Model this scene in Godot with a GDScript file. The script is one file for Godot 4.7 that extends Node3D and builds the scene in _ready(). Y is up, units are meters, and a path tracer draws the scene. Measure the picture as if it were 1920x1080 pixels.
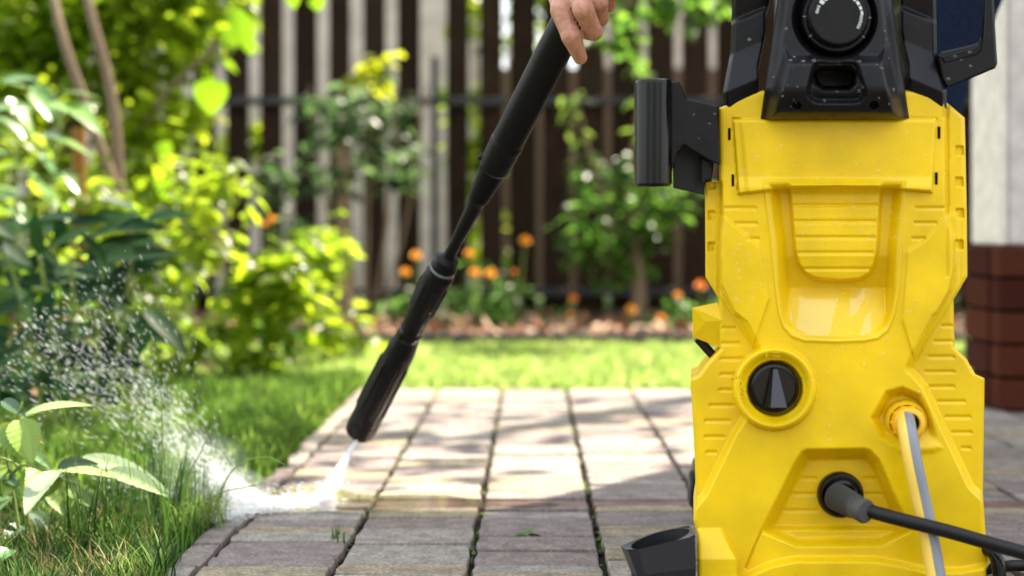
extends Node3D
# A pressure washer on a block-paved patio, a lance cleaning the paving, garden and fence behind.
# Metres, y up. The camera stands 0.31 m over the paving and looks along -z; at(u, v, depth) is the point at that
# depth along -z whose bearing is (u, v) on a 1920 x 1080 sheet, used to set real sizes at real distances.
const FL := 3000.0
const EYE := 0.31
const ZM := 1.29            # distance of the washer's front face
var rng := RandomNumberGenerator.new()
var mats := {}
var taken := {}
var washer_at := Vector3.ZERO

func _ready() -> void:
	rng.seed = 4711
	# camera: level, lens shifted down, focused just behind the washer's front
	var cam := Camera3D.new()
	cam.name = "camera"
	var at_ := CameraAttributesPhysical.new()
	at_.frustum_focal_length = 60.0
	at_.frustum_focus_distance = 1.40
	at_.frustum_near = 0.05
	at_.frustum_far = 900.0
	at_.exposure_aperture = 4.3
	cam.attributes = at_
	cam.projection = Camera3D.PROJECTION_FRUSTUM
	cam.near = 0.05
	cam.far = 900.0
	cam.size = 0.05 * 1080.0 / FL
	cam.frustum_offset = Vector2(0.0, -0.05 * 110.0 / FL)
	cam.position = Vector3(0, EYE, 0)
	add_child(cam)
	cam.current = true
	var we := WorldEnvironment.new()
	we.name = "environment"
	var e := Environment.new()
	e.background_mode = Environment.BG_SKY
	var sky := ProceduralSkyMaterial.new()
	sky.sky_top_color = Color(0.84, 0.88, 0.93)
	sky.sky_horizon_color = Color(0.92, 0.92, 0.91)
	sky.sky_curve = 0.2
	sky.ground_bottom_color = Color(0.35, 0.36, 0.28)
	sky.ground_horizon_color = Color(0.6, 0.62, 0.58)
	sky.sky_energy_multiplier = 1.0
	e.sky = Sky.new()
	e.sky.sky_material = sky
	e.background_energy_multiplier = 0.72
	e.tonemap_mode = Environment.TONE_MAPPER_LINEAR
	e.tonemap_exposure = 4.2
	e.volumetric_fog_enabled = true
	e.volumetric_fog_density = 0.0
	e.sdfgi_enabled = true
	e.ssao_enabled = true
	e.ssil_enabled = true
	we.environment = e
	add_child(we)
	var sun := DirectionalLight3D.new()
	sun.name = "sun"
	sun.light_energy = 1.6
	sun.light_color = Color(1.0, 0.95, 0.87)
	sun.light_angular_distance = 0.5
	sun.shadow_enabled = true
	var to := Vector3(0.344, 0.819, -0.459)       # towards the sun: ahead, to the right, 55 degrees up
	sun.basis = Basis.looking_at(-to, Vector3.UP)
	add_child(sun)
	make_materials()
	build_ground()
	build_patio()
	build_house()
	build_fence()
	build_washer()
	build_cables()
	build_lance()
	build_person()
	build_grass()
	build_litter()
	build_plants()
	build_flowers()
	build_seedling()
	build_spray()

func at(u: float, v: float, z: float) -> Vector3:
	return Vector3((u - 960.0) * z / FL, EYE - (v - 430.0) * z / FL, -z)

func mp(u: float, v: float, d: float) -> Vector3:      # a point on the washer, d metres in front of its front plane
	return at(u, v, ZM - d) - washer_at

# ---------------------------------------------------------------- nodes
func thing(called: String, label: String, category: String, where := Vector3.ZERO, group := "") -> Node3D:
	var o := Node3D.new()
	name_it(o, called)
	o.position = where
	tag(o, label, category, group)
	add_child(o, true)
	return o

func name_it(o: Node, called: String) -> void:
	var n: int = taken.get(called, 0)
	taken[called] = n + 1
	o.name = called if n == 0 else "%s_%03d" % [called, n]

func tag(o: Node, label: String, category: String, group := "") -> void:
	o.set_meta("label", label)
	o.set_meta("category", category)
	if group != "":
		o.set_meta("group", group)

func part(called: String, m: Mesh, mat: Material, parent: Node) -> MeshInstance3D:
	var o := MeshInstance3D.new()
	if parent == self:
		name_it(o, called)
	else:
		var key := str(parent.get_instance_id()) + called
		var n: int = taken.get(key, 0)
		taken[key] = n + 1
		o.name = called if n == 0 else "%s_%03d" % [called, n]
	o.mesh = m
	o.material_override = mat
	o.cast_shadow = GeometryInstance3D.SHADOW_CASTING_SETTING_ON
	parent.add_child(o, true)
	return o

func many(called: String, m: Mesh, mat: Material, where: Array, tints: Array, parent: Node) -> MultiMeshInstance3D:
	var mm := MultiMesh.new()
	mm.transform_format = MultiMesh.TRANSFORM_3D
	mm.use_colors = true
	mm.mesh = m
	mm.instance_count = where.size()
	var buf := PackedFloat32Array()
	buf.resize(where.size() * 16)
	for i in where.size():
		var t: Transform3D = where[i]
		var c: Color = tints[i]
		var k := i * 16
		buf[k] = t.basis.x.x; buf[k + 1] = t.basis.y.x; buf[k + 2] = t.basis.z.x; buf[k + 3] = t.origin.x
		buf[k + 4] = t.basis.x.y; buf[k + 5] = t.basis.y.y; buf[k + 6] = t.basis.z.y; buf[k + 7] = t.origin.y
		buf[k + 8] = t.basis.x.z; buf[k + 9] = t.basis.y.z; buf[k + 10] = t.basis.z.z; buf[k + 11] = t.origin.z
		buf[k + 12] = c.r; buf[k + 13] = c.g; buf[k + 14] = c.b; buf[k + 15] = c.a
	mm.buffer = buf
	var o := MultiMeshInstance3D.new()
	o.multimesh = mm
	o.material_override = mat
	o.set_meta("kind", "stuff")
	if parent == self:
		name_it(o, called)
	else:
		o.name = called
	parent.add_child(o, true)
	return o

# ---------------------------------------------------------------- materials
func lin(r: float, g: float, b: float) -> Color:
	return Color(r, g, b).linear_to_srgb()

func mat(c: Color, rough: float, spec := 0.5) -> StandardMaterial3D:
	var m := StandardMaterial3D.new()
	m.albedo_color = c
	m.roughness = rough
	m.metallic_specular = spec
	return m

func noise_tex(freq: float, lo: float, hi: float, size := 512, oct := 4, kind := FastNoiseLite.TYPE_SIMPLEX_SMOOTH, sd := 1) -> NoiseTexture2D:
	var n := FastNoiseLite.new()
	n.seed = sd
	n.noise_type = kind
	n.frequency = freq
	n.fractal_octaves = oct
	var t := NoiseTexture2D.new()
	t.width = size
	t.height = size
	t.seamless = true
	t.noise = n
	var r := Gradient.new()
	r.set_color(0, Color(lo, lo, lo))
	r.set_color(1, Color(hi, hi, hi))
	t.color_ramp = r
	return t

func tri(m: StandardMaterial3D, s: float, world := true) -> void:
	m.uv1_triplanar = true
	m.uv1_world_triplanar = world
	m.uv1_scale = Vector3(s, s, s)

func leafy(rough: float, through: float, tint := Color(1, 1, 1)) -> StandardMaterial3D:
	var m := mat(Color.WHITE, rough, 0.5)
	m.vertex_color_use_as_albedo = true
	m.backlight_enabled = true
	m.backlight = Color(tint.r * through, tint.g * through, tint.b * through)
	m.cull_mode = BaseMaterial3D.CULL_DISABLED
	return m

func make_materials() -> void:
	var grain := noise_tex(0.05, 0.62, 1.0, 512, 5)
	var fine := noise_tex(0.22, 0.0, 1.0, 512, 4, FastNoiseLite.TYPE_SIMPLEX_SMOOTH, 5)
	var soft := noise_tex(0.012, 0.0, 1.0, 512, 4, FastNoiseLite.TYPE_SIMPLEX_SMOOTH, 9)
	var y := mat(lin(0.86, 0.56, 0.002), 0.33, 0.4)
	y.roughness_texture = noise_tex(0.014, 0.55, 1.0, 512, 5, FastNoiseLite.TYPE_SIMPLEX_SMOOTH, 21)
	y.roughness = 0.42
	y.albedo_texture = noise_tex(0.008, 0.86, 1.0, 512, 5, FastNoiseLite.TYPE_SIMPLEX_SMOOTH, 22)
	y.heightmap_enabled = true
	y.heightmap_texture = fine
	y.heightmap_scale = 0.003
	tri(y, 3.0)
	mats.yellow = y
	var yo := mat(lin(0.85, 0.44, 0.01), 0.35)
	mats.amber = yo
	var b := mat(lin(0.0085, 0.0075, 0.0095), 0.42, 0.31)
	b.heightmap_enabled = true
	b.heightmap_texture = fine
	b.heightmap_scale = 0.012
	b.roughness_texture = noise_tex(0.02, 0.6, 1.0, 512, 5, FastNoiseLite.TYPE_SIMPLEX_SMOOTH, 31)
	b.roughness = 0.46
	b.albedo_texture = noise_tex(0.02, 0.7, 1.0, 512, 5, FastNoiseLite.TYPE_SIMPLEX_SMOOTH, 32)
	tri(b, 5.0)
	mats.black = b
	mats.satin = mat(lin(0.013, 0.012, 0.015), 0.32, 0.5)
	mats.gloss = mat(lin(0.003, 0.003, 0.0035), 0.18, 0.38)
	mats.rubber = mat(lin(0.008, 0.007, 0.0075), 0.42, 0.36)
	mats.grey_rubber = mat(lin(0.045, 0.042, 0.038), 0.6)
	mats.grip = mat(lin(0.0055, 0.0042, 0.006), 0.42, 0.3)
	mats.void = mat(lin(0.004, 0.004, 0.004), 0.9, 0.1)
	mats.ink = mat(lin(0.55, 0.56, 0.58), 0.6)
	mats.hose = mat(lin(0.20, 0.21, 0.24), 0.4)
	mats.hose_yellow = mat(lin(0.85, 0.58, 0.10), 0.4)
	# paving stone tones
	var stones := []
	var stain := noise_tex(0.025, 0.72, 1.0, 512, 5, FastNoiseLite.TYPE_SIMPLEX_SMOOTH, 71)
	for c in [Color(0.52, 0.44, 0.37), Color(0.44, 0.35, 0.31), Color(0.54, 0.435, 0.29), Color(0.53, 0.465, 0.39), Color(0.42, 0.33, 0.295), Color(0.36, 0.20, 0.14)]:
		var s := mat(lin(c.r, c.g, c.b), 0.85, 0.35)
		s.albedo_texture = grain
		s.heightmap_enabled = true
		s.heightmap_texture = fine
		s.heightmap_scale = 0.11
		tri(s, 7.0)
		s.detail_enabled = true
		s.detail_albedo = stain
		s.detail_blend_mode = BaseMaterial3D.BLEND_MODE_MUL
		s.detail_uv_layer = BaseMaterial3D.DETAIL_UV_2
		s.uv2_triplanar = true
		s.uv2_world_triplanar = true
		s.uv2_scale = Vector3(2.3, 2.3, 2.3)
		if stones.size() == 5:
			s.roughness = 0.4
		stones.append(s)
	mats.stones = stones
	var sand := mat(lin(0.022, 0.018, 0.012), 0.95, 0.2)
	sand.albedo_texture = grain
	tri(sand, 9.0)
	mats.sand = sand
	var soil := mat(lin(0.05, 0.032, 0.02), 0.95, 0.2)
	soil.albedo_texture = grain
	soil.heightmap_enabled = true
	soil.heightmap_texture = soft
	soil.heightmap_scale = 1.0
	tri(soil, 3.0)
	mats.soil = soil
	var turf := mat(lin(0.07, 0.10, 0.02), 0.95, 0.2)
	turf.albedo_texture = grain
	tri(turf, 4.0)
	mats.turf = turf
	var boards := []
	for k in 3:
		var f := mat(lin(0.027 + 0.005 * k, 0.017 + 0.003 * k, 0.010 + 0.002 * k), 0.85, 0.15)
		var t := noise_tex(0.03, 0.6, 1.0, 256, 4, FastNoiseLite.TYPE_SIMPLEX_SMOOTH, 40 + k)
		f.albedo_texture = t
		f.uv1_triplanar = true
		f.uv1_world_triplanar = true
		f.uv1_scale = Vector3(9, 0.8, 9)
		boards.append(f)
	mats.boards = boards
	mats.iron = mat(lin(0.008, 0.008, 0.009), 0.6)
	var wall := mat(lin(0.66, 0.60, 0.56), 0.9, 0.2)
	wall.albedo_texture = noise_tex(0.02, 0.86, 1.0, 512, 5, FastNoiseLite.TYPE_SIMPLEX_SMOOTH, 51)
	wall.heightmap_enabled = true
	wall.heightmap_texture = fine
	wall.heightmap_scale = 0.1
	tri(wall, 2.0)
	mats.wall = wall
	var trim := mat(lin(0.80, 0.74, 0.64), 0.8, 0.2)
	trim.albedo_texture = wall.albedo_texture
	tri(trim, 2.0)
	mats.trim = trim
	var bricks := []
	for c in [Color(0.085, 0.021, 0.011), Color(0.065, 0.016, 0.009), Color(0.105, 0.028, 0.014)]:
		var s := mat(lin(c.r, c.g, c.b), 0.8, 0.2)
		s.albedo_texture = grain
		tri(s, 5.0)
		bricks.append(s)
	mats.bricks = bricks
	mats.mortar = mat(lin(0.035, 0.014, 0.01), 0.95, 0.2)
	var far := mat(lin(0.56, 0.475, 0.395), 0.9, 0.2)
	far.albedo_texture = wall.albedo_texture
	tri(far, 1.0)
	mats.far = far
	var timber := mat(lin(0.20, 0.125, 0.085), 0.85, 0.2)
	timber.albedo_texture = grain
	tri(timber, 2.0)
	mats.timber = timber
	var bark := mat(lin(0.30, 0.215, 0.14), 0.9, 0.2)
	bark.albedo_texture = grain
	tri(bark, 9.0)
	mats.bark = bark
	var stake := mat(lin(0.42, 0.19, 0.05), 0.85, 0.2)
	stake.albedo_texture = grain
	tri(stake, 9.0)
	mats.stake = stake
	mats.stem = mat(lin(0.16, 0.22, 0.04), 0.6)
	mats.leaf = leafy(0.30, 1.25)
	mats.leaf_dark = leafy(0.5, 0.3)
	mats.leaf_dark.metallic_specular = 0.15
	mats.leaf_gloss = leafy(0.25, 0.5)
	mats.leaf_thick = leafy(0.36, 0.55)
	mats.rough_grass = leafy(0.6, 0.6)
	mats.rough_grass.metallic_specular = 0.25
	mats.grass = leafy(0.5, 1.2)
	mats.grass.metallic_specular = 0.3
	mats.petal = leafy(0.7, 0.8)
	mats.litter = mat(Color.WHITE, 0.8, 0.4)
	mats.litter.vertex_color_use_as_albedo = true
	mats.moss = leafy(0.9, 0.3)
	var skin := mat(lin(0.60, 0.285, 0.19), 0.5, 0.4)
	skin.subsurf_scatter_enabled = true
	skin.subsurf_scatter_strength = 0.15
	skin.albedo_texture = noise_tex(0.03, 0.74, 1.0, 256, 5, FastNoiseLite.TYPE_SIMPLEX_SMOOTH, 61)
	skin.heightmap_enabled = true
	skin.heightmap_texture = noise_tex(0.06, 0.0, 1.0, 256, 5, FastNoiseLite.TYPE_CELLULAR, 62)
	skin.heightmap_scale = 0.05
	tri(skin, 18.0)
	mats.skin = skin
	mats.nail = mat(lin(0.6, 0.33, 0.24), 0.35)
	var denim := mat(lin(0.012, 0.02, 0.05), 0.9, 0.2)
	denim.albedo_texture = grain
	tri(denim, 6.0)
	mats.denim = denim
	mats.shirt = mat(lin(0.18, 0.2, 0.24), 0.9, 0.2)
	mats.hair = mat(lin(0.03, 0.02, 0.012), 0.6)
	mats.shoe = mat(lin(0.03, 0.03, 0.03), 0.6)
	mats.roof = mat(lin(0.22, 0.12, 0.08), 0.8)
	var dew := mat(Color(1, 1, 1, 0.04), 0.04)
	dew.refraction_enabled = true
	dew.refraction_scale = 0.033
	mats.dew = dew
	var spray := mat(Color(0.96, 0.97, 0.98), 0.4)
	spray.backlight_enabled = true
	spray.backlight = Color(1, 1, 1)
	mats.spray = spray
	var jet := mat(Color(0.97, 0.98, 1.0, 0.7), 0.6)
	jet.transparency = BaseMaterial3D.TRANSPARENCY_ALPHA
	jet.backlight_enabled = true
	jet.backlight = Color(1, 1, 1)
	mats.jet = jet
	var film := mat(Color(1.0, 1.0, 1.0, 0.03), 0.05)
	film.transparency = BaseMaterial3D.TRANSPARENCY_ALPHA
	film.metallic_specular = 0.7
	mats.film = film
	var wet := mat(Color(0.34, 0.29, 0.25, 0.34), 0.06)
	wet.transparency = BaseMaterial3D.TRANSPARENCY_ALPHA
	mats.wet = wet

# ---------------------------------------------------------------- shapes
func face(st: SurfaceTool, a: Vector3, b: Vector3, c: Vector3, out: Vector3) -> void:
	if (b - a).cross(c - a).dot(out) > 0.0:
		var t := b
		b = c
		c = t
	st.add_vertex(a); st.add_vertex(b); st.add_vertex(c)

func quad(st: SurfaceTool, a: Vector3, b: Vector3, c: Vector3, d: Vector3, out: Vector3) -> void:
	face(st, a, b, c, out)
	face(st, a, c, d, out)

func begin(smooth := false) -> SurfaceTool:
	var st := SurfaceTool.new()
	st.begin(Mesh.PRIMITIVE_TRIANGLES)
	st.set_smooth_group(0 if smooth else -1)
	return st

func done(st: SurfaceTool) -> ArrayMesh:
	st.generate_normals()
	return st.commit()

func box(st: SurfaceTool, c: Vector3, s: Vector3, bev := 0.0, jit := 0.0) -> void:     # a box with chamfered edges
	var h := s / 2.0
	var b := minf(bev, minf(h.x, minf(h.y, h.z)) * 0.9)
	var q := func(sx: float, sy: float, sz: float, ax: int) -> Vector3:
		var v := Vector3(sx * (h.x - (b if ax != 0 else 0.0)), sy * (h.y - (b if ax != 1 else 0.0)), sz * (h.z - (b if ax != 2 else 0.0)))
		return c + v
	for s1 in [-1.0, 1.0]:
		quad(st, q.call(s1, -1, -1, 0), q.call(s1, 1, -1, 0), q.call(s1, 1, 1, 0), q.call(s1, -1, 1, 0), Vector3(s1, 0, 0))
		quad(st, q.call(-1, s1, -1, 1), q.call(1, s1, -1, 1), q.call(1, s1, 1, 1), q.call(-1, s1, 1, 1), Vector3(0, s1, 0))
		quad(st, q.call(-1, -1, s1, 2), q.call(1, -1, s1, 2), q.call(1, 1, s1, 2), q.call(-1, 1, s1, 2), Vector3(0, 0, s1))
		if b <= 0.0:
			continue
		for s2 in [-1.0, 1.0]:
			quad(st, q.call(s1, s2, -1, 0), q.call(s1, s2, 1, 0), q.call(s1, s2, 1, 1), q.call(s1, s2, -1, 1), Vector3(s1, s2, 0))
			quad(st, q.call(s1, -1, s2, 0), q.call(s1, 1, s2, 0), q.call(s1, 1, s2, 2), q.call(s1, -1, s2, 2), Vector3(s1, 0, s2))
			quad(st, q.call(-1, s1, s2, 1), q.call(1, s1, s2, 1), q.call(1, s1, s2, 2), q.call(-1, s1, s2, 2), Vector3(0, s1, s2))
			for s3 in [-1.0, 1.0]:
				face(st, q.call(s1, s2, s3, 0), q.call(s1, s2, s3, 1), q.call(s1, s2, s3, 2), Vector3(s1, s2, s3))

func box_mesh(s: Vector3, bev := 0.0, c := Vector3.ZERO) -> ArrayMesh:
	var st := begin()
	box(st, c, s, bev)
	return done(st)

func tube(pts: Array, radii: Array, segs := 12, arc := TAU, start := 0.0, caps := true) -> ArrayMesh:
	# a round bar along pts; radii has one entry per point
	var st := begin(true)
	var up := Vector3.UP
	var rings := []
	var side := Vector3.ZERO
	for i in pts.size():
		var t: Vector3 = (pts[mini(i + 1, pts.size() - 1)] - pts[maxi(i - 1, 0)]).normalized()
		if side == Vector3.ZERO:
			side = t.cross(up if absf(t.y) < 0.95 else Vector3.RIGHT).normalized()
		else:
			side = (side - t * side.dot(t)).normalized()
		var o := t.cross(side)
		var ring := []
		for k in segs + 1:
			var a := start + arc * k / segs
			ring.append(pts[i] + (side * cos(a) + o * sin(a)) * radii[i])
		rings.append(ring)
	for i in rings.size() - 1:
		for k in segs:
			var m: Vector3 = (rings[i][k] + rings[i][k + 1]) / 2.0 - pts[i]
			quad(st, rings[i][k], rings[i][k + 1], rings[i + 1][k + 1], rings[i + 1][k], m)
	if caps:
		st.set_smooth_group(-1)
		for e in [[0, 1], [rings.size() - 1, rings.size() - 2]]:
			var out: Vector3 = pts[e[0]] - pts[e[1]]
			for k in segs:
				face(st, pts[e[0]], rings[e[0]][k], rings[e[0]][k + 1], out)
	return done(st)

func spline(ctrl: Array, n := 8) -> Array:
	var out := []
	for i in ctrl.size() - 1:
		for k in n:
			var p0: Vector3 = ctrl[maxi(i - 1, 0)]
			var p3: Vector3 = ctrl[mini(i + 2, ctrl.size() - 1)]
			out.append((ctrl[i] as Vector3).cubic_interpolate(ctrl[i + 1], p0, p3, float(k) / n))
	out.append(ctrl[-1])
	return out

func const_r(n: int, r: float) -> Array:
	var a := []
	a.resize(n)
	a.fill(r)
	return a

func lathe(profile: Array, c: Vector3, axis: Vector3, segs := 40, smooth := true) -> ArrayMesh:
	# profile: [radius, height along axis]; a repeated height pair keeps an edge sharp
	var st := begin(smooth)
	axis = axis.normalized()
	var s := axis.cross(Vector3.UP if absf(axis.y) < 0.9 else Vector3.RIGHT).normalized()
	var o := axis.cross(s)
	for i in profile.size() - 1:
		st.set_smooth_group(i if smooth else -1)
		var p: Array = profile[i]
		var q: Array = profile[i + 1]
		var dr: float = q[0] - p[0]
		var dh: float = q[1] - p[1]
		for k in segs:
			var a0 := TAU * k / segs
			var a1 := TAU * (k + 1) / segs
			var e0 := s * cos(a0) + o * sin(a0)
			var e1 := s * cos(a1) + o * sin(a1)
			var out := (e0 + e1) * dh - axis * dr * 2.0
			quad(st, c + e0 * p[0] + axis * p[1], c + e1 * p[0] + axis * p[1], c + e1 * q[0] + axis * q[1], c + e0 * q[0] + axis * q[1], out)
	return done(st)

func inset(poly: Array, w: float) -> Array:
	var out := []
	var n := poly.size()
	var area := 0.0
	for i in n:
		area += (poly[i] as Vector2).cross(poly[(i + 1) % n])
	var sgn := 1.0 if area > 0.0 else -1.0
	for i in n:
		var p: Vector2 = poly[i]
		var a: Vector2 = (p - poly[(i + n - 1) % n]).normalized()
		var b: Vector2 = (poly[(i + 1) % n] - p).normalized()
		var na := Vector2(-a.y, a.x) * sgn
		var nb := Vector2(-b.y, b.x) * sgn
		var m := (na + nb).normalized()
		out.append(p + m * w / maxf(m.dot(na), 0.4))
	return out

func prism(poly: Array, front: float, back: float, bev: float) -> ArrayMesh:
	# a washer part with outline poly: chamfered front at depth front, sides to depth back
	var st := begin()
	var inn := inset(poly, bev)
	var n := poly.size()
	var c := Vector2.ZERO
	for p in poly:
		c += p / n
	var idx := Geometry2D.triangulate_polygon(PackedVector2Array(inn))
	var fb := front - bev / 2400.0
	for i in range(0, idx.size(), 3):
		var a: Vector2 = inn[idx[i]]
		var b: Vector2 = inn[idx[i + 1]]
		var d: Vector2 = inn[idx[i + 2]]
		face(st, mp(a.x, a.y, front), mp(b.x, b.y, front), mp(d.x, d.y, front), Vector3(0, 0, 1))
	var area := 0.0
	for i in n:
		area += (poly[i] as Vector2).cross(poly[(i + 1) % n])
	for i in n:
		var j := (i + 1) % n
		var e: Vector2 = (poly[j] - poly[i]) * (1.0 if area > 0 else -1.0)
		var out := Vector3(e.y, e.x, 0.0).normalized()
		quad(st, mp(poly[i].x, poly[i].y, fb), mp(poly[j].x, poly[j].y, fb), mp(inn[j].x, inn[j].y, front), mp(inn[i].x, inn[i].y, front), out + Vector3(0, 0, 1))
		quad(st, mp(poly[i].x, poly[i].y, fb), mp(poly[j].x, poly[j].y, fb), mp(poly[j].x, poly[j].y, back), mp(poly[i].x, poly[i].y, back), out)
	return done(st)

# ---------------------------------------------------------------- relief: a moulded front with ridges, recesses and grooves
func inside(poly: PackedVector2Array, x: float, y: float) -> float:     # distance to the outline, positive inside
	var best := 1e9
	var inn := false
	var n := poly.size()
	var a := poly[n - 1]
	for i in n:
		var b := poly[i]
		var ex := b.x - a.x
		var ey := b.y - a.y
		var wx := x - a.x
		var wy := y - a.y
		var t := clampf((wx * ex + wy * ey) / (ex * ex + ey * ey + 1e-9), 0.0, 1.0)
		var dx := wx - ex * t
		var dy := wy - ey * t
		best = minf(best, dx * dx + dy * dy)
		if (a.y > y) != (b.y > y) and x < ex * (y - a.y) / ey + a.x:
			inn = not inn
		a = b
	return sqrt(best) if inn else -sqrt(best)

func ramp(sd: float, w: float) -> float:
	return smoothstep(0.0, w, sd)

func pv(a: Array) -> PackedVector2Array:
	var o := PackedVector2Array()
	for i in range(0, a.size(), 2):
		o.append(Vector2(a[i], a[i + 1]))
	return o

func edge_at(line: Array, y: float) -> float:      # line: [x, y, x, y, ...] with growing y
	if y <= line[1]:
		return line[0]
	for i in range(2, line.size(), 2):
		if y <= line[i + 1]:
			return lerpf(line[i - 2], line[i], (y - line[i - 1]) / maxf(line[i + 1] - line[i - 1], 1e-6))
	return line[-2]

func relief(y0: float, y1: float, step: float, left: Array, right: Array, depth: Callable, er: float, back: float) -> ArrayMesh:
	var ny := int((y1 - y0) / step)
	var widest := 0.0
	for j in ny + 1:
		var y := lerpf(y0, y1, float(j) / ny)
		widest = maxf(widest, edge_at(right, y) - edge_at(left, y))
	var nx := int(widest / step)
	var v := PackedVector3Array()
	var nrm := PackedVector3Array()
	var idx := PackedInt32Array()
	v.resize((nx + 1) * (ny + 1))
	nrm.resize(v.size())
	for j in ny + 1:
		var y := lerpf(y0, y1, float(j) / ny)
		var xl := edge_at(left, y)
		var xr := edge_at(right, y)
		for i in nx + 1:
			var x := lerpf(xl, xr, float(i) / nx)
			var d: float = depth.call(x, y)
			var e := minf(minf(x - xl, xr - x), minf(y - y0, y1 - y))
			if e < er:
				var q := 1.0 - e / er
				d -= er / 2322.0 * (1.0 - sqrt(maxf(0.0, 1.0 - q * q)))
			v[j * (nx + 1) + i] = mp(x, y, d)
	for j in ny + 1:
		for i in nx + 1:
			var k := j * (nx + 1) + i
			var du := v[k + (1 if i < nx else 0)] - v[k - (1 if i > 0 else 0)]
			var dv := v[k + (nx + 1 if j < ny else 0)] - v[k - (nx + 1 if j > 0 else 0)]
			nrm[k] = dv.cross(du).normalized()
	for j in ny:
		for i in nx:
			var k := j * (nx + 1) + i
			idx.append_array([k, k + 1, k + nx + 2, k, k + nx + 2, k + nx + 1])
	# the sides, back to the depth "back"
	var loop := []
	for i in nx:
		loop.append(i)
	for j in ny:
		loop.append(j * (nx + 1) + nx)
	for i in nx:
		loop.append(ny * (nx + 1) + nx - i)
	for j in ny:
		loop.append((ny - j) * (nx + 1))
	var n := loop.size()
	var first := v.size()
	var zb := -(ZM - back) - washer_at.z
	for k in n:
		var p := v[loop[k]]
		var q := v[loop[(k + 3) % n]]
		var o := v[loop[(k + n - 3) % n]]
		var t := q - o
		var out := Vector3(t.y * -1.0, t.x, 0.0).normalized()
		v.append(p); nrm.append(out)
		var wx := p.x + washer_at.x
		v.append(Vector3(wx * (zb + washer_at.z) / (p.z + washer_at.z) - washer_at.x if p.x < 0.0 else p.x, p.y, zb)); nrm.append(out)
	for k in n:
		var a := first + k * 2
		var b := first + ((k + 1) % n) * 2
		idx.append_array([a, a + 1, b + 1, a, b + 1, b])
	var arr := []
	arr.resize(Mesh.ARRAY_MAX)
	arr[Mesh.ARRAY_VERTEX] = v
	arr[Mesh.ARRAY_NORMAL] = nrm
	arr[Mesh.ARRAY_INDEX] = idx
	var m := ArrayMesh.new()
	m.add_surface_from_arrays(Mesh.PRIMITIVE_TRIANGLES, arr)
	return m

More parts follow.
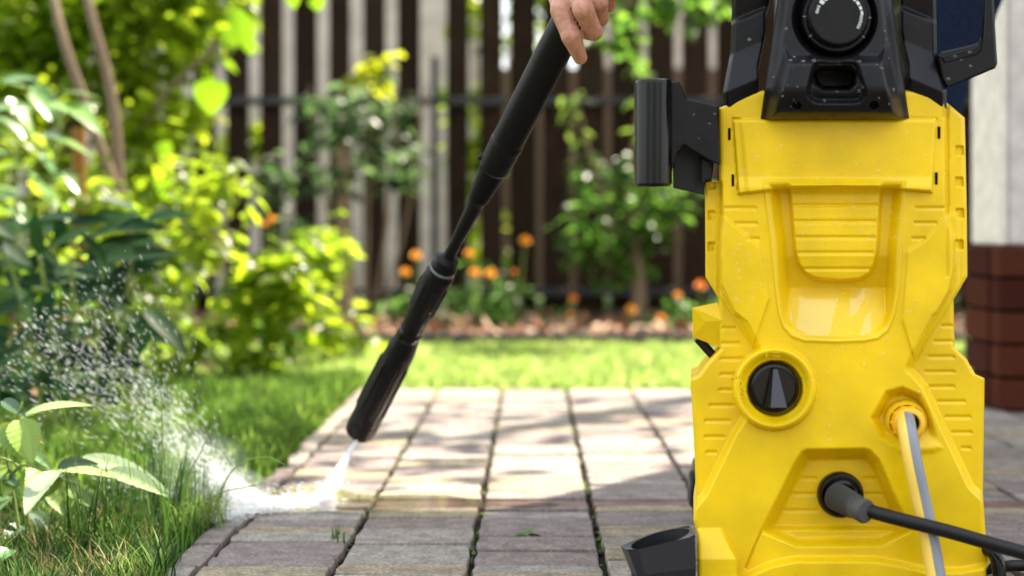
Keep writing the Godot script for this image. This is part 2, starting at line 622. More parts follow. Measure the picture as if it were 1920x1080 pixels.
# ---------------------------------------------------------------- soft bodies: tapered capsules joined by a smooth minimum, meshed as surface nets
func flesh(bones: Array, cell: float, k: float) -> ArrayMesh:
	# bones: [a, b, radius a, radius b]
	var lo := Vector3.ONE * 1e9
	var hi := -lo
	for b in bones:
		var r: float = maxf(b[2], b[3]) + k + cell * 3.0
		for p in [b[0], b[1]]:
			lo = lo.min(p - Vector3.ONE * r)
			hi = hi.max(p + Vector3.ONE * r)
	var n := Vector3i(((hi - lo) / cell).ceil()) + Vector3i.ONE
	var g := PackedFloat32Array()
	g.resize(n.x * n.y * n.z)
	g.fill(1.0)
	for b in bones:
		var a: Vector3 = b[0]
		var e: Vector3 = b[1] - a
		var ee := maxf(e.dot(e), 1e-9)
		var ra: float = b[2]
		var rb: float = b[3]
		var r := maxf(ra, rb) + k + cell * 2.5
		var i0 := Vector3i(((a.min(b[1]) - Vector3.ONE * r - lo) / cell).floor()).max(Vector3i.ZERO)
		var i1 := Vector3i(((a.max(b[1]) + Vector3.ONE * r - lo) / cell).ceil()).min(n - Vector3i.ONE)
		for z in range(i0.z, i1.z + 1):
			for y in range(i0.y, i1.y + 1):
				var row := (z * n.y + y) * n.x
				for x in range(i0.x, i1.x + 1):
					var w := lo + Vector3(x, y, z) * cell - a
					var t := clampf(w.dot(e) / ee, 0.0, 1.0)
					var d := (w - e * t).length() - lerpf(ra, rb, t)
					var o := g[row + x]
					var h := maxf(k - absf(d - o), 0.0) / k
					g[row + x] = minf(d, o) - h * h * k * 0.25
	var at_cell := {}
	var v := PackedVector3Array()
	var nrm := PackedVector3Array()
	var idx := PackedInt32Array()
	var off := [0, 1, n.x, n.x + 1, n.x * n.y, n.x * n.y + 1, n.x * n.y + n.x, n.x * n.y + n.x + 1]
	var ed := [[0, 1], [2, 3], [4, 5], [6, 7], [0, 2], [1, 3], [4, 6], [5, 7], [0, 4], [1, 5], [2, 6], [3, 7]]
	for z in n.z - 1:
		for y in n.y - 1:
			var row := (z * n.y + y) * n.x
			for x in n.x - 1:
				var c := row + x
				var g0 := g[c]
				if absf(g0) > cell * 2.0:
					continue
				var s := PackedFloat32Array()
				var neg := 0
				for q in off:
					var val := g[c + q]
					s.append(val)
					if val < 0.0:
						neg += 1
				if neg == 0 or neg == 8:
					continue
				var sum := Vector3.ZERO
				var cnt := 0
				for q in ed:
					var f0: float = s[q[0]]
					var f1: float = s[q[1]]
					if (f0 < 0.0) != (f1 < 0.0):
						var t := f0 / (f0 - f1)
						var p0 := Vector3(q[0] & 1, (q[0] >> 1) & 1, q[0] >> 2)
						var p1 := Vector3(q[1] & 1, (q[1] >> 1) & 1, q[1] >> 2)
						sum += p0.lerp(p1, t)
						cnt += 1
				at_cell[c] = v.size()
				v.append(lo + (Vector3(x, y, z) + sum / cnt) * cell)
				nrm.append(Vector3(s[1] + s[3] + s[5] + s[7] - s[0] - s[2] - s[4] - s[6], s[2] + s[3] + s[6] + s[7] - s[0] - s[1] - s[4] - s[5], s[4] + s[5] + s[6] + s[7] - s[0] - s[1] - s[2] - s[3]).normalized())
	var step := [1, n.x, n.x * n.y]
	for c in at_cell:
		for ax in 3:
			var u: int = step[(ax + 1) % 3]
			var w: int = step[(ax + 2) % 3]
			var f0 := g[c]
			var f1 := g[c + step[ax]]
			if (f0 < 0.0) == (f1 < 0.0) or not (at_cell.has(c - u) and at_cell.has(c - w) and at_cell.has(c - u - w)):
				continue
			var a: int = at_cell[c]
			var b: int = at_cell[c - u]
			var d: int = at_cell[c - u - w]
			var e: int = at_cell[c - w]
			if f0 < 0.0:
				idx.append_array([a, d, b, a, e, d])
			else:
				idx.append_array([a, b, d, a, d, e])
	var arr := []
	arr.resize(Mesh.ARRAY_MAX)
	arr[Mesh.ARRAY_VERTEX] = v
	arr[Mesh.ARRAY_NORMAL] = nrm
	arr[Mesh.ARRAY_INDEX] = idx
	var m := ArrayMesh.new()
	m.add_surface_from_arrays(Mesh.PRIMITIVE_TRIANGLES, arr)
	return m

# ---------------------------------------------------------------- the washer
const SHELL_L := [1428.0, 170.0, 1347.0, 203.0, 1349.0, 336.0, 1346.0, 480.0, 1348.0, 563.0, 1350.0, 655.0, 1324.0, 684.0, 1308.0, 706.0, 1295.0, 712.0, 1303.0, 870.0, 1305.0, 930.0, 1300.0, 975.0, 1307.0, 1000.0, 1308.0, 1132.0]
const SHELL_R := [1704.0, 170.0, 1775.0, 192.0, 1809.0, 221.0, 1813.0, 400.0, 1814.0, 518.0, 1788.0, 562.0, 1790.0, 652.0, 1812.0, 673.0, 1829.0, 702.0, 1846.0, 709.0, 1843.0, 925.0, 1848.0, 1000.0, 1857.0, 1054.0, 1849.0, 1068.0, 1850.0, 1132.0]
var up_poly := pv([1290, 150, 1290, 341, 1348, 343, 1350, 400, 1345, 480, 1348, 535, 1375, 590, 1440, 640, 1690, 640, 1760, 590, 1786, 545, 1794, 500, 1792, 450, 1778, 400, 1775, 150])
var waist_poly := pv([1355, 480, 1350, 537, 1414, 658, 1402, 800, 1730, 800, 1713, 690, 1784, 552, 1780, 480])
var flare_poly := pv([1418, 660, 1396, 772, 1372, 806, 1316, 922, 1280, 965, 1280, 1200, 1890, 1200, 1880, 960, 1826, 908, 1775, 800, 1740, 722, 1712, 690])
var plate_l := pv([1330, 395, 1356, 403, 1426, 462, 1445, 560, 1412, 655, 1340, 545])
var plate_r := pv([1800, 395, 1774, 403, 1732, 450, 1700, 470, 1690, 600, 1714, 680, 1800, 545])
var panel_poly := pv([1372, 221, 1757, 219, 1749, 362, 1700, 358, 1640, 353, 1570, 351, 1490, 354, 1430, 360, 1383, 366])
var scoop_poly := pv([1436, 340, 1440, 375, 1449, 450, 1458, 540, 1465, 590, 1473, 612, 1487, 627, 1510, 635, 1570, 637, 1620, 635, 1645, 630, 1662, 616, 1673, 590, 1681, 545, 1688, 450, 1695, 375, 1698, 340])
var pad_poly := pv([1476, 340, 1481, 400, 1487, 470, 1494, 497, 1508, 516, 1530, 527, 1572, 531, 1612, 528, 1632, 517, 1643, 497, 1649, 470, 1653, 400, 1656, 340])
var hex_poly := pv([1659, 732, 1692, 723, 1728, 738, 1744, 768, 1757, 810, 1772, 842, 1752, 853, 1687, 856, 1650, 826, 1630, 784])
var cove_poly := pv([1501, 845, 1512, 840, 1620, 838, 1634, 842, 1652, 862, 1712, 998, 1653, 1026, 1494, 1028, 1422, 998, 1488, 865])
var bump_poly := pv([1372, 1083, 1405, 1068, 1440, 1052, 1490, 1041, 1641, 1041, 1690, 1050, 1743, 1063, 1800, 1062, 1870, 1050, 1870, 1200, 1372, 1200])
var block_poly := pv([1280, 992, 1352, 988, 1386, 1050, 1386, 1200, 1280, 1200])
var grooves := []

func groove_set() -> void:
	for g in [[1357, 390, 1418], [1377, 419, 1421], [1400, 448, 1424], [1716, 390, 1775], [1713, 418, 1758], [1710, 447, 1736],
			[1353, 615, 1380], [1352, 644, 1388], [1351, 673, 1393], [1350, 702, 1380], [1347, 731, 1374], [1329, 760, 1376], [1320, 789, 1371], [1320, 819, 1360], [1324, 848, 1345],
			[1765, 611, 1787], [1751, 640, 1788], [1740, 669, 1789], [1734, 697, 1790], [1742, 725, 1791], [1756, 753, 1811], [1770, 782, 1822], [1784, 811, 1823], [1801, 840, 1821],
			[1484, 385, 1646], [1488, 415, 1644], [1491, 445, 1642], [1495, 474, 1640], [1503, 504, 1632],
			[1500, 897, 1532], [1617, 897, 1642], [1486, 926, 1530], [1620, 926, 1654], [1468, 957, 1535], [1612, 957, 1668]]:
		grooves.append(g)

func shell_depth(x: float, y: float) -> float:
	var q := (x - 1572.0) / 270.0
	var d := -0.010 * q * q - 0.004
	var t := 0.0
	if y < 645.0:
		t = ramp(inside(up_poly, x, y), 7.0)
	if t < 1.0 and y > 478.0 and y < 802.0:
		t = maxf(t, ramp(inside(waist_poly, x, y), 17.0))
	if t < 1.0 and y > 655.0:
		t = maxf(t, ramp(inside(flare_poly, x, y), 14.0))
	d += 0.0135 * t - 0.0135
	# strips at the sides with small notches
	if y < 520.0 and y > 262.0 and (x < 1345.0 or x > 1788.0):
		for k in 4:
			var ny: float = (283.0 if x > 1600.0 else 287.0) + 58.5 * k
			if absf(y - ny) < 8.0 and (absf(x - 1799.0) < 7.0 or absf(x - 1334.0) < 6.0):
				d -= 0.0028
	if x > 1773.0 and x < 1779.0 and y < 520.0:
		d -= 0.0012
	if y > 390.0 and y < 690.0:
		if x < 1450.0:
			d += 0.0022 * ramp(inside(plate_l, x, y), 4.0)
		elif x > 1685.0:
			d += 0.0022 * ramp(inside(plate_r, x, y), 4.0)
	# scoop with a ribbed pad in it
	if x > 1425.0 and x < 1710.0 and y > 338.0 and y < 650.0:
		var s := inside(scoop_poly, x, y)
		if s > -8.0:
			var low := -0.0135 if y < 480.0 else (lerpf(-0.0135, -0.024, (y - 480.0) / 60.0) if y < 540.0 else lerpf(-0.024, 0.0, (y - 540.0) / 92.0))
			d += 0.0016 * maxf(0.0, 1.0 - absf(s + 3.0) / 4.0)
			if s > 0.0:
				d += minf(low, 0.0) * smoothstep(0.0, lerpf(26.0, 13.0, smoothstep(520.0, 600.0, y)), s)
				if y < 545.0:
					var pd := inside(pad_poly, x, y)
					d += 0.0085 * ramp(pd, 7.0) * (1.0 + 0.5 * smoothstep(470.0, 530.0, y))
	# raised plain label panel
	if y < 372.0 and y > 214.0 and x > 1366.0 and x < 1762.0:
		var s := inside(panel_poly, x, y)
		if s > 0.0:
			d += 0.0045 * ramp(s, 4.0) + 0.004 * smoothstep(330.0, 352.0, y) * ramp(s, 3.0) - 0.0018 * smoothstep(229.0, 223.0, y)
			d -= 0.0022 * smoothstep(1382.0 + (y - 221.0) * 0.09 + 12.0, 1382.0 + (y - 221.0) * 0.09, x)
	# power dial surround
	var rx := x - 1452.5
	var ry := y - 728.0
	var r := sqrt(rx * rx + ry * ry)
	if r < 80.0:
		var h := 0.0
		if r > 71.0:
			h = 0.0085 * sqrt(maxf(0.0, 1.0 - ((r - 71.0) / 8.0) ** 2)) if r < 79.0 else 0.0
		elif r > 53.0:
			h = lerpf(0.0025, 0.0085, smoothstep(53.0, 71.0, r))
		elif r > 49.0:
			h = lerpf(-0.012, 0.0025, (r - 49.0) / 4.0)
		else:
			h = -0.012
		d = lerpf(d, -0.004, smoothstep(79.5, 76.0, r)) + h
	# recess round the hose connection
	if x > 1626.0 and x < 1776.0 and y > 718.0 and y < 860.0:
		var s := inside(hex_poly, x, y)
		if s > 0.0:
			d = lerpf(d, lerpf(-0.022, -0.004, smoothstep(770.0, 856.0, y)), smoothstep(0.0, 17.0, s))
	# cable alcove
	if y > 834.0 and y < 1032.0 and x > 1416.0 and x < 1716.0:
		var s := inside(cove_poly, x, y)
		if s > 0.0:
			d = lerpf(d, -0.03, smoothstep(0.0, 24.0, s))
			if y > 984.0:
				d += 0.008 * smoothstep(984.0, 996.0, y) * smoothstep(26.0, 40.0, s + 16.0)
	if y > 985.0:
		if y > 1038.0 and x > 1368.0:
			d += 0.0095 * ramp(inside(bump_poly, x, y), 15.0)
		if x < 1390.0:
			var s := inside(block_poly, x, y)
			if s > 0.0:
				d += minf((y - 990.0) / 58.0, 1.0) * 0.020 * ramp(s, 4.0)
		# crease left of the bumper
		var cx := lerpf(1427.0, 1398.0, (y - 998.0) / 66.0)
		if y > 996.0 and y < 1066.0 and absf(x - cx) < 3.0:
			d -= 0.003 * (1.0 - absf(x - cx) / 3.0)
	for g in grooves:
		var gy: float = g[1]
		var e := y - gy
		if e > -4.0 and e < 4.0 and x > g[0] and x < g[2]:
			d -= 0.0019 * (1.0 - absf(e) / 4.0)
	return d

var nose_poly := pv([1470, 78, 1484, 101, 1646, 101, 1664, 78, 1676, 140, 1698, 230, 1432, 230, 1456, 140])
var eye_poly := pv([1532, 111, 1600, 111, 1611, 117, 1627, 168, 1626, 182, 1614, 194, 1600, 197, 1535, 197, 1520, 192, 1510, 180, 1510, 166, 1522, 117])
var eye_in := pv([1532, 124, 1596, 123, 1607, 135, 1606, 158, 1594, 171, 1542, 171, 1526, 160, 1522, 138])

func console_depth(x: float, y: float) -> float:
	var d := 0.014 + 0.00006 * (y - 40.0)
	var xl := edge_at([1474.0, -80.0, 1457.0, 0.0, 1426.0, 223.0], y)
	var xr := edge_at([1656.0, -80.0, 1673.0, 0.0, 1705.0, 223.0], y)
	var e := minf(x - xl, xr - x)
	d -= 0.012 * (1.0 - smoothstep(0.0, 26.0, e))
	if y > 76.0:
		var s := inside(nose_poly, x, y)
		if s > 0.0:
			d += 0.017 * smoothstep(0.0, 22.0, s)
	d -= 0.016 * smoothstep(160.0, 226.0, y)
	var rx := x - 1565.0
	var ry := y - 34.0
	var r := sqrt(rx * rx + ry * ry)
	if r < 84.0:
		d = lerpf(d, -0.004, smoothstep(82.0, 68.0, r))
	if y > 108.0 and y < 200.0 and x > 1506.0 and x < 1630.0:
		var s := inside(eye_poly, x, y)
		if s > 0.0:
			d -= 0.011 * smoothstep(0.0, 11.0, s)
			var u := inside(eye_in, x, y)
			if u > 0.0:
				d -= 0.034 * smoothstep(0.0, 9.0, u)
	for hx in [1494.0, 1639.0]:
		if (x - hx) ** 2 + (y - 198.0) ** 2 < 64.0:
			d -= 0.006
	return d

func column_depth(x: float, y: float, xo: float, side: float) -> float:      # xo: the outer edge here
	var t := y + 0.42 * side * (x - (1397.0 if side > 0 else 1732.0))
	var d := -0.029
	if t < 28.0:
		d += lerpf(0.012, 0.002, clampf((t + 40.0) / 68.0, 0.0, 1.0))
	elif t < 36.0:
		d += lerpf(0.002, 0.006, (t - 28.0) / 8.0)
	elif t < 92.0:
		d += 0.006
	elif t < 157.0:
		d += lerpf(0.006, 0.025, (t - 92.0) / 65.0)
	else:
		d += lerpf(0.025, 0.018, clampf((t - 157.0) / 40.0, 0.0, 1.0))
	d -= 0.008 * (1.0 - smoothstep(0.0, 9.0, absf(x - xo)))
	return d

func text_mesh(called: String, s: String, size: float, depth: float, m: Material, parent: Node, where: Vector3, turn := 0.0) -> void:
	var t := TextMesh.new()
	t.text = s
	var f := SystemFont.new()
	f.font_names = PackedStringArray(["Droid Sans"])
	f.font_weight = 700
	t.font = f
	t.font_size = 32
	t.pixel_size = size / 24.0
	t.depth = depth
	var o := part(called, t, m, parent)
	o.position = where
	o.rotation.z = turn

func build_washer() -> void:
	washer_at = at(1570, 1150, ZM)
	washer_at.y = 0.0
	var w := thing("pressure_washer", "yellow and black upright pressure washer with wet front and black dial", "pressure washer", washer_at)
	groove_set()
	var yl: Material = mats.yellow
	var bk: Material = mats.black
	var shell := part("front_shell", relief(170.0, 1132.0, 2.1, SHELL_L, SHELL_R, shell_depth, 9.0, -0.13), yl, w)
	part("side_strip", relief(340.0, 563.0, 2.1, [1322.0, 340.0, 1323.0, 520.0, 1349.0, 562.0], [1353.0, 340.0, 1353.0, 563.0], func(x: float, y: float) -> float: return shell_depth(minf(x, 1341.0), y) - 0.0004, 3.0, -0.13), yl, w)
	# the base it stands on and its back
	var st := begin()
	box(st, mp(1572, 1139, -0.075), Vector3(0.21, 0.012, 0.13), 0.004)
	part("base_foot", done(st), bk, w)
	st = begin()
	box(st, Vector3(0.025, 0.20, -0.24), Vector3(0.12, 0.32, 0.2), 0.03)
	part("rear_housing", done(st), bk, w)
	# slots in the shell
	for s in [[1365, 240, 1370, 263, 0.5], [1371, 327, 1377, 349, 0.8], [1758, 237, 1763, 260, -0.4], [1753, 323, 1758, 346, -0.8]]:
		var c := mp((s[0] + s[2]) / 2.0, (s[1] + s[3]) / 2.0, shell_depth(s[0] - 8.0 * signf(s[4]), s[1]) + 0.0004)
		part("slot", box_mesh(Vector3(0.0021, 0.0098, 0.0012), 0.0, c), mats.void, w)
	# left lug and strap under it
	var lug := begin()
	var lp := [mp(1298, 577, -0.04), mp(1346, 567, -0.034), mp(1356, 569, -0.075), mp(1306, 577, -0.09), mp(1299, 632, -0.045), mp(1352, 652, -0.036), mp(1323, 603, -0.033), mp(1354, 601, -0.024)]
	quad(lug, lp[0], lp[1], lp[2], lp[3], Vector3(0, 1, 0.3))
	quad(lug, lp[0], lp[1], lp[7], lp[6], Vector3(0, 0.4, 1))
	face(lug, lp[0], lp[6], lp[4], Vector3(-1, 0, 1))
	quad(lug, lp[6], lp[7], lp[5], lp[4], Vector3(0, -0.6, 1))
	quad(lug, lp[0], lp[4], mp(1306, 632, -0.09), lp[3], Vector3(-1, 0, 0))
	quad(lug, lp[4], lp[5], mp(1356, 652, -0.09), mp(1306, 632, -0.09), Vector3(0, -1, 0))
	part("side_lug", done(lug), yl, w)
	part("lug_strap", tube([mp(1308, 634, -0.06), mp(1322, 650, -0.06), mp(1338, 668, -0.06), mp(1356, 690, -0.06)], const_r(4, 0.0038)), mats.rubber, w)
	# black console
	var con := part("console", relief(-78.0, 223.0, 2.1, [1474.0, -80.0, 1457.0, 0.0, 1426.0, 223.0], [1656.0, -80.0, 1673.0, 0.0, 1705.0, 223.0], console_depth, 6.0, -0.06), bk, w)
	var kc := mp(1565, 35, 0.0)
	var k := 1.0 / 2330.0
	var fwd := Vector3(0, 0, 1)
	var reg := part("pressure_knob", lathe([[66 * k, -0.004], [66 * k, 0.007], [63 * k, 0.0095], [58 * k, 0.0095], [56 * k, 0.0145], [52 * k, 0.017], [49 * k, 0.0172], [0.0, 0.0166]], kc, fwd, 64), bk, w)
	for i in 26:
		var a := TAU * i / 26.0 + 0.1
		part("ridge", box_mesh(Vector3(2.4 * k, 3.0 * k, 0.004), 0.0006, kc + Vector3(cos(a) * 56.8 * k, sin(a) * 56.8 * k, 0.0125)), bk, reg)
	for i in 11:      # printed scale, growing towards MAX
		var a0 := deg_to_rad(146.0 - i * 13.4)
		var a1 := deg_to_rad(146.0 - i * 13.4 - 10.0)
		var ri := lerpf(36.0, 40.5, i / 10.0) * k
		var ro := 45.0 * k
		st = begin()
		var zz := 0.01735
		for q in 4:
			var b0 := lerpf(a0, a1, q / 4.0)
			var b1 := lerpf(a0, a1, (q + 1) / 4.0)
			quad(st, kc + Vector3(cos(b0) * ri, sin(b0) * ri, zz), kc + Vector3(cos(b0) * ro, sin(b0) * ro, zz), kc + Vector3(cos(b1) * ro, sin(b1) * ro, zz), kc + Vector3(cos(b1) * ri, sin(b1) * ri, zz), fwd)
		part("scale_mark", done(st), mats.ink, reg)
	text_mesh("lettering", "MAX", 5.6 * k, 0.0003, mats.ink, reg, kc + Vector3(cos(deg_to_rad(163)) * 41 * k, sin(deg_to_rad(163)) * 41 * k, 0.0174), deg_to_rad(73))
	text_mesh("lettering", "MIN", 4.6 * k, 0.0003, mats.ink, reg, kc + Vector3(cos(deg_to_rad(-9)) * 41 * k, sin(deg_to_rad(-9)) * 41 * k, 0.0174), deg_to_rad(-99))
	text_mesh("lettering", "MIX", 4.4 * k, 0.0003, mats.ink, reg, kc + Vector3(cos(deg_to_rad(-25)) * 41 * k, sin(deg_to_rad(-25)) * 41 * k, 0.0174), deg_to_rad(-115))
	for i in 8:
		var a := deg_to_rad(215.0 - i * 36.0)
		part("tick", box_mesh(Vector3(6 * k, 1.6 * k, 0.0008), 0.0, Vector3.ZERO), mats.hose, reg)
		var tk: Node3D = reg.get_child(-1)
		tk.position = kc + Vector3(cos(a) * 61 * k, sin(a) * 61 * k, 0.0097)
		tk.rotation.z = a
	# columns left and right of the console, carrying on up to the handle
	var cl := func(x: float, y: float) -> float: return column_depth(x, y, edge_at([1376.0, -80.0, 1373.0, 0.0, 1369.0, 100.0, 1355.0, 175.0, 1357.0, 203.0], y), 1.0)
	var cr := func(x: float, y: float) -> float: return column_depth(x, y, edge_at([1752.0, -80.0, 1755.0, 0.0, 1757.0, 95.0, 1775.0, 170.0, 1775.0, 203.0], y), -1.0)
	part("handle_column", relief(-240.0, 203.0, 2.6, [1378.0, -240.0, 1373.0, 0.0, 1369.0, 100.0, 1355.0, 175.0, 1357.0, 203.0], [1450.0, -240.0, 1443.0, 0.0, 1435.0, 20.0, 1435.0, 60.0, 1421.0, 123.0, 1423.0, 203.0], cl, 3.0, -0.07), bk, w)
	part("handle_column", relief(-240.0, 203.0, 2.6, [1680.0, -240.0, 1689.0, 0.0, 1691.0, 60.0, 1695.0, 84.0, 1704.0, 119.0, 1706.0, 203.0], [1749.0, -240.0, 1755.0, 0.0, 1757.0, 95.0, 1775.0, 170.0, 1775.0, 203.0], cr, 3.0, -0.07), bk, w)
	part("handle_bar", tube(spline([mp(1412, -236, -0.05), mp(1416, -270, -0.05), mp(1450, -285, -0.05), mp(1680, -285, -0.05), mp(1712, -270, -0.05), mp(1716, -236, -0.05)], 5), const_r(26, 0.014), 14), bk, w)
	# hook for the cable on the right
	var hook := part("cable_hook", prism([Vector2(1863, -6), Vector2(1866, 53), Vector2(1870, 119), Vector2(1866, 128), Vector2(1776, 166), Vector2(1766, 150), Vector2(1757, 104), Vector2(1764, 97), Vector2(1822, 84), Vector2(1832, 80), Vector2(1838, 70), Vector2(1845, 0), Vector2(1846, -40), Vector2(1862, -40)], -0.012, -0.05, 4.0), bk, w)
	part("hook_rib", prism([Vector2(1851, -30), Vector2(1846, 70), Vector2(1843, 92), Vector2(1832, 102), Vector2(1772, 118), Vector2(1764, 106), Vector2(1824, 90), Vector2(1836, 84), Vector2(1840, 72), Vector2(1848, -30)], -0.0105, -0.03, 1.6), bk, hook)
	# gun holder on the left
	var tc := mp(1225, 250, 0.004)
	var gh := part("gun_holder", lathe([[0.0122, -0.041], [0.0136, -0.0425], [0.0150, -0.0405], [0.0152, 0.040], [0.0145, 0.0425], [0.0134, 0.0428], [0.0128, 0.040], [0.0122, -0.041]], tc, Vector3.UP, 48), mats.gloss, w)
	part("bracket", prism([Vector2(1240, 153), Vector2(1273, 152), Vector2(1278, 160), Vector2(1289, 185), Vector2(1347, 198), Vector2(1350, 309), Vector2(1330, 301), Vector2(1282, 272), Vector2(1274, 276), Vector2(1257, 325), Vector2(1248, 330), Vector2(1240, 300)], 0.006, -0.03, 3.0), bk, gh)
	part("rear_rib", prism([Vector2(1262, 300), Vector2(1285, 260), Vector2(1340, 296), Vector2(1334, 340), Vector2(1322, 343), Vector2(1320, 366), Vector2(1262, 352)], -0.02, -0.06, 2.0), mats.rubber, gh)
	part("rear_rib", prism([Vector2(1314, 294), Vector2(1333, 304), Vector2(1333, 337), Vector2(1324, 338), Vector2(1320, 344), Vector2(1314, 342)], -0.006, -0.03, 2.0), bk, gh)
	# lance cup at the lower left
	build_cup(w)
	# power dial
	var dc := mp(1452.5, 728, -0.004)
	var dial := part("power_dial", lathe([[47 * k, -0.011], [47 * k, -0.002], [45 * k, 0.0], [40 * k, 0.001], [39 * k, -0.001], [0.0, -0.001]], dc, fwd, 64), mats.gloss, w)
	st = begin()
	var g0 := [Vector3(-6 * k, 39 * k, 0.001), Vector3(5 * k, 39 * k, 0.001), Vector3(21 * k, -36 * k, 0.001), Vector3(-21 * k, -36 * k, 0.001)]
	var g1 := [Vector3(-4.5 * k, 37 * k, 0.005), Vector3(3.5 * k, 37 * k, 0.005), Vector3(15 * k, -31 * k, 0.021), Vector3(-15 * k, -31 * k, 0.021)]
	for i in 4:
		var j := (i + 1) % 4
		quad(st, dc + g0[i], dc + g0[j], dc + g1[j], dc + g1[i], g0[i] + g0[j])
	quad(st, dc + g1[0], dc + g1[1], dc + g1[2], dc + g1[3], fwd)
	part("finger_grip", done(st), mats.satin, dial)
	for s in [["1", 1436, 666, 10.0], ["ON", 1456, 667, 6.5], ["0", 1389, 720, 12.0], ["OFF", 1389, 738, 5.5]]:
		text_mesh("raised_lettering", s[0], s[3] * k, 0.0022, yl, w, mp(s[1], s[2], shell_depth(s[1], s[2])), 0.0)
	for s in [[1456, 661, 18], [1456, 674, 18], [1389, 730, 22], [1389, 745, 22]]:
		part("raised_rule", box_mesh(Vector3(s[2] * k, 1.3 * k, 0.0012), 0.0003, mp(s[0], s[1], shell_depth(s[0], s[1]))), yl, w)
	# hose connector
	var hc := mp(1699, 791, -0.016)
	var fl := part("hose_connector", lathe([[41 * k, -0.006], [41 * k, 0.001], [38 * k, 0.0025], [33 * k, 0.0025], [32 * k, 0.0]], hc, fwd, 48), yl, w)
	var scal := []
	part("connector_ring", lathe([[31 * k, -0.002], [31.5 * k, 0.008], [29 * k, 0.0115], [23 * k, 0.0125], [20 * k, 0.0125], [18.5 * k, 0.011], [18 * k, 0.0]], hc, fwd, 48), mats.amber, fl)
	for i in 10:
		var a := TAU * i / 10.0
		part("finger_notch", lathe([[4.5 * k, -0.001], [4.5 * k, 0.007], [3 * k, 0.0095], [0, 0.0098]], hc + Vector3(cos(a), sin(a), 0) * 29.0 * k, fwd, 12), mats.amber, fl)
	part("rubber_seal", lathe([[18.5 * k, -0.004], [18.5 * k, 0.0105], [16.5 * k, 0.0108], [15.5 * k, 0.0]], hc, fwd, 32), mats.gloss, fl)
	# cable entry
	var pc := mp(1574, 926, -0.03)
	part("cable_socket", lathe([[44 * k, -0.003], [44 * k, 0.006], [41 * k, 0.009], [36 * k, 0.0092], [35 * k, 0.006], [31 * k, 0.006], [30 * k, 0.012], [25 * k, 0.013], [24 * k, 0.008], [0, 0.008]], pc, fwd, 48), mats.gloss, w)
	# wheels behind and a bent metal bar at the right foot
	for sx in [-1.0, 1.0]:
		var wc := Vector3(sx * 0.07 + 0.016, 0.036, -0.40)
		var wheel := part("wheel", lathe([[0.0, -0.017], [0.024, -0.017], [0.032, -0.016], [0.036, -0.011], [0.036, 0.011], [0.032, 0.016], [0.024, 0.017], [0.0, 0.017]], wc, Vector3.RIGHT, 32), mats.rubber, w)
		part("hub", lathe([[0.02, 0.0], [0.02, 0.019], [0.016, 0.0215], [0.0, 0.0215]], wc, Vector3(sx, 0, 0), 24), bk, wheel)
	part("axle", tube([Vector3(-0.05, 0.036, -0.40), Vector3(0.08, 0.036, -0.40)], const_r(2, 0.008)), bk, w)
	part("axle_arm", box_mesh(Vector3(0.10, 0.05, 0.12), 0.01, Vector3(0.008, 0.07, -0.36)), bk, w)
	part("foot_bar", tube(spline([mp(1845, 1030, -0.02), mp(1857, 1032, -0.012), mp(1868, 1046, -0.008), mp(1874, 1080, -0.006), mp(1875, 1135, -0.004)], 6), const_r(25, 0.0055), 14), mats.gloss, w)
	# a film of water running down the scoop's floor
	st = begin(true)
	for i in 44:
		for j in 24:
			var x0 := 1481.0 + i * 4.0
			var y0 := 541.0 + j * 4.0
			var keep := sin(x0 * 0.071) * 0.5 + sin(x0 * 0.031 + y0 * 0.017 + 1.0) * 0.6 + sin(x0 * 0.16 + y0 * 0.05) * 0.25
			if keep < -0.15 or inside(scoop_poly, x0 + 2.0, y0 + 2.0) < 8.0:
				continue
			var f := func(a: float, b: float) -> Vector3: return mp(a, b, shell_depth(a, b) + 0.0005)
			quad(st, f.call(x0, y0), f.call(x0 + 4.0, y0), f.call(x0 + 4.0, y0 + 4.0), f.call(x0, y0 + 4.0), Vector3(0, 0, 1))
	part("water_film", done(st), mats.film, w)
	# drops of water on the front
	var drop := SphereMesh.new()
	drop.radius = 1.0
	drop.height = 1.6
	drop.radial_segments = 10
	drop.rings = 5
	var spots := []
	var tints := []
	var groups := [[1390, 240, 1740, 345, 120], [1480, 377, 1650, 470, 80], [1350, 430, 1430, 600, 60], [1478, 545, 1660, 625, 90], [1400, 640, 1760, 830, 45], [1700, 470, 1790, 640, 20], [1450, 600, 1700, 700, 30], [1490, 900, 1660, 985, 16], [1660, 370, 1695, 520, 24]]
	for g in groups:
		for i in g[4]:
			var x := rng.randf_range(g[0], g[2])
			var y := rng.randf_range(g[1], g[3])
			var r := 0.0004 + 0.0011 * pow(rng.randf(), 3.0)
			spots.append(Transform3D(Basis().scaled(Vector3(r, r * rng.randf_range(0.9, 1.7), r * 0.55)), mp(x, y, shell_depth(x, y) + 0.0001)))
			tints.append(Color.WHITE)
	for i in 90:
		var y := rng.randf_range(-10.0, 200.0)
		var x := rng.randf_range(edge_at([1457.0, 0.0, 1426.0, 223.0], y) + 8.0, edge_at([1673.0, 0.0, 1705.0, 223.0], y) - 8.0)
		if (x - 1565.0) ** 2 + (y - 35.0) ** 2 < 7000.0:
			continue
		var r := 0.0005 + 0.0013 * pow(rng.randf(), 3.0)
		spots.append(Transform3D(Basis().scaled(Vector3(r, r * rng.randf_range(0.8, 1.5), r * 0.55)), mp(x, y, console_depth(x, y) + 0.0002)))
		tints.append(Color.WHITE)
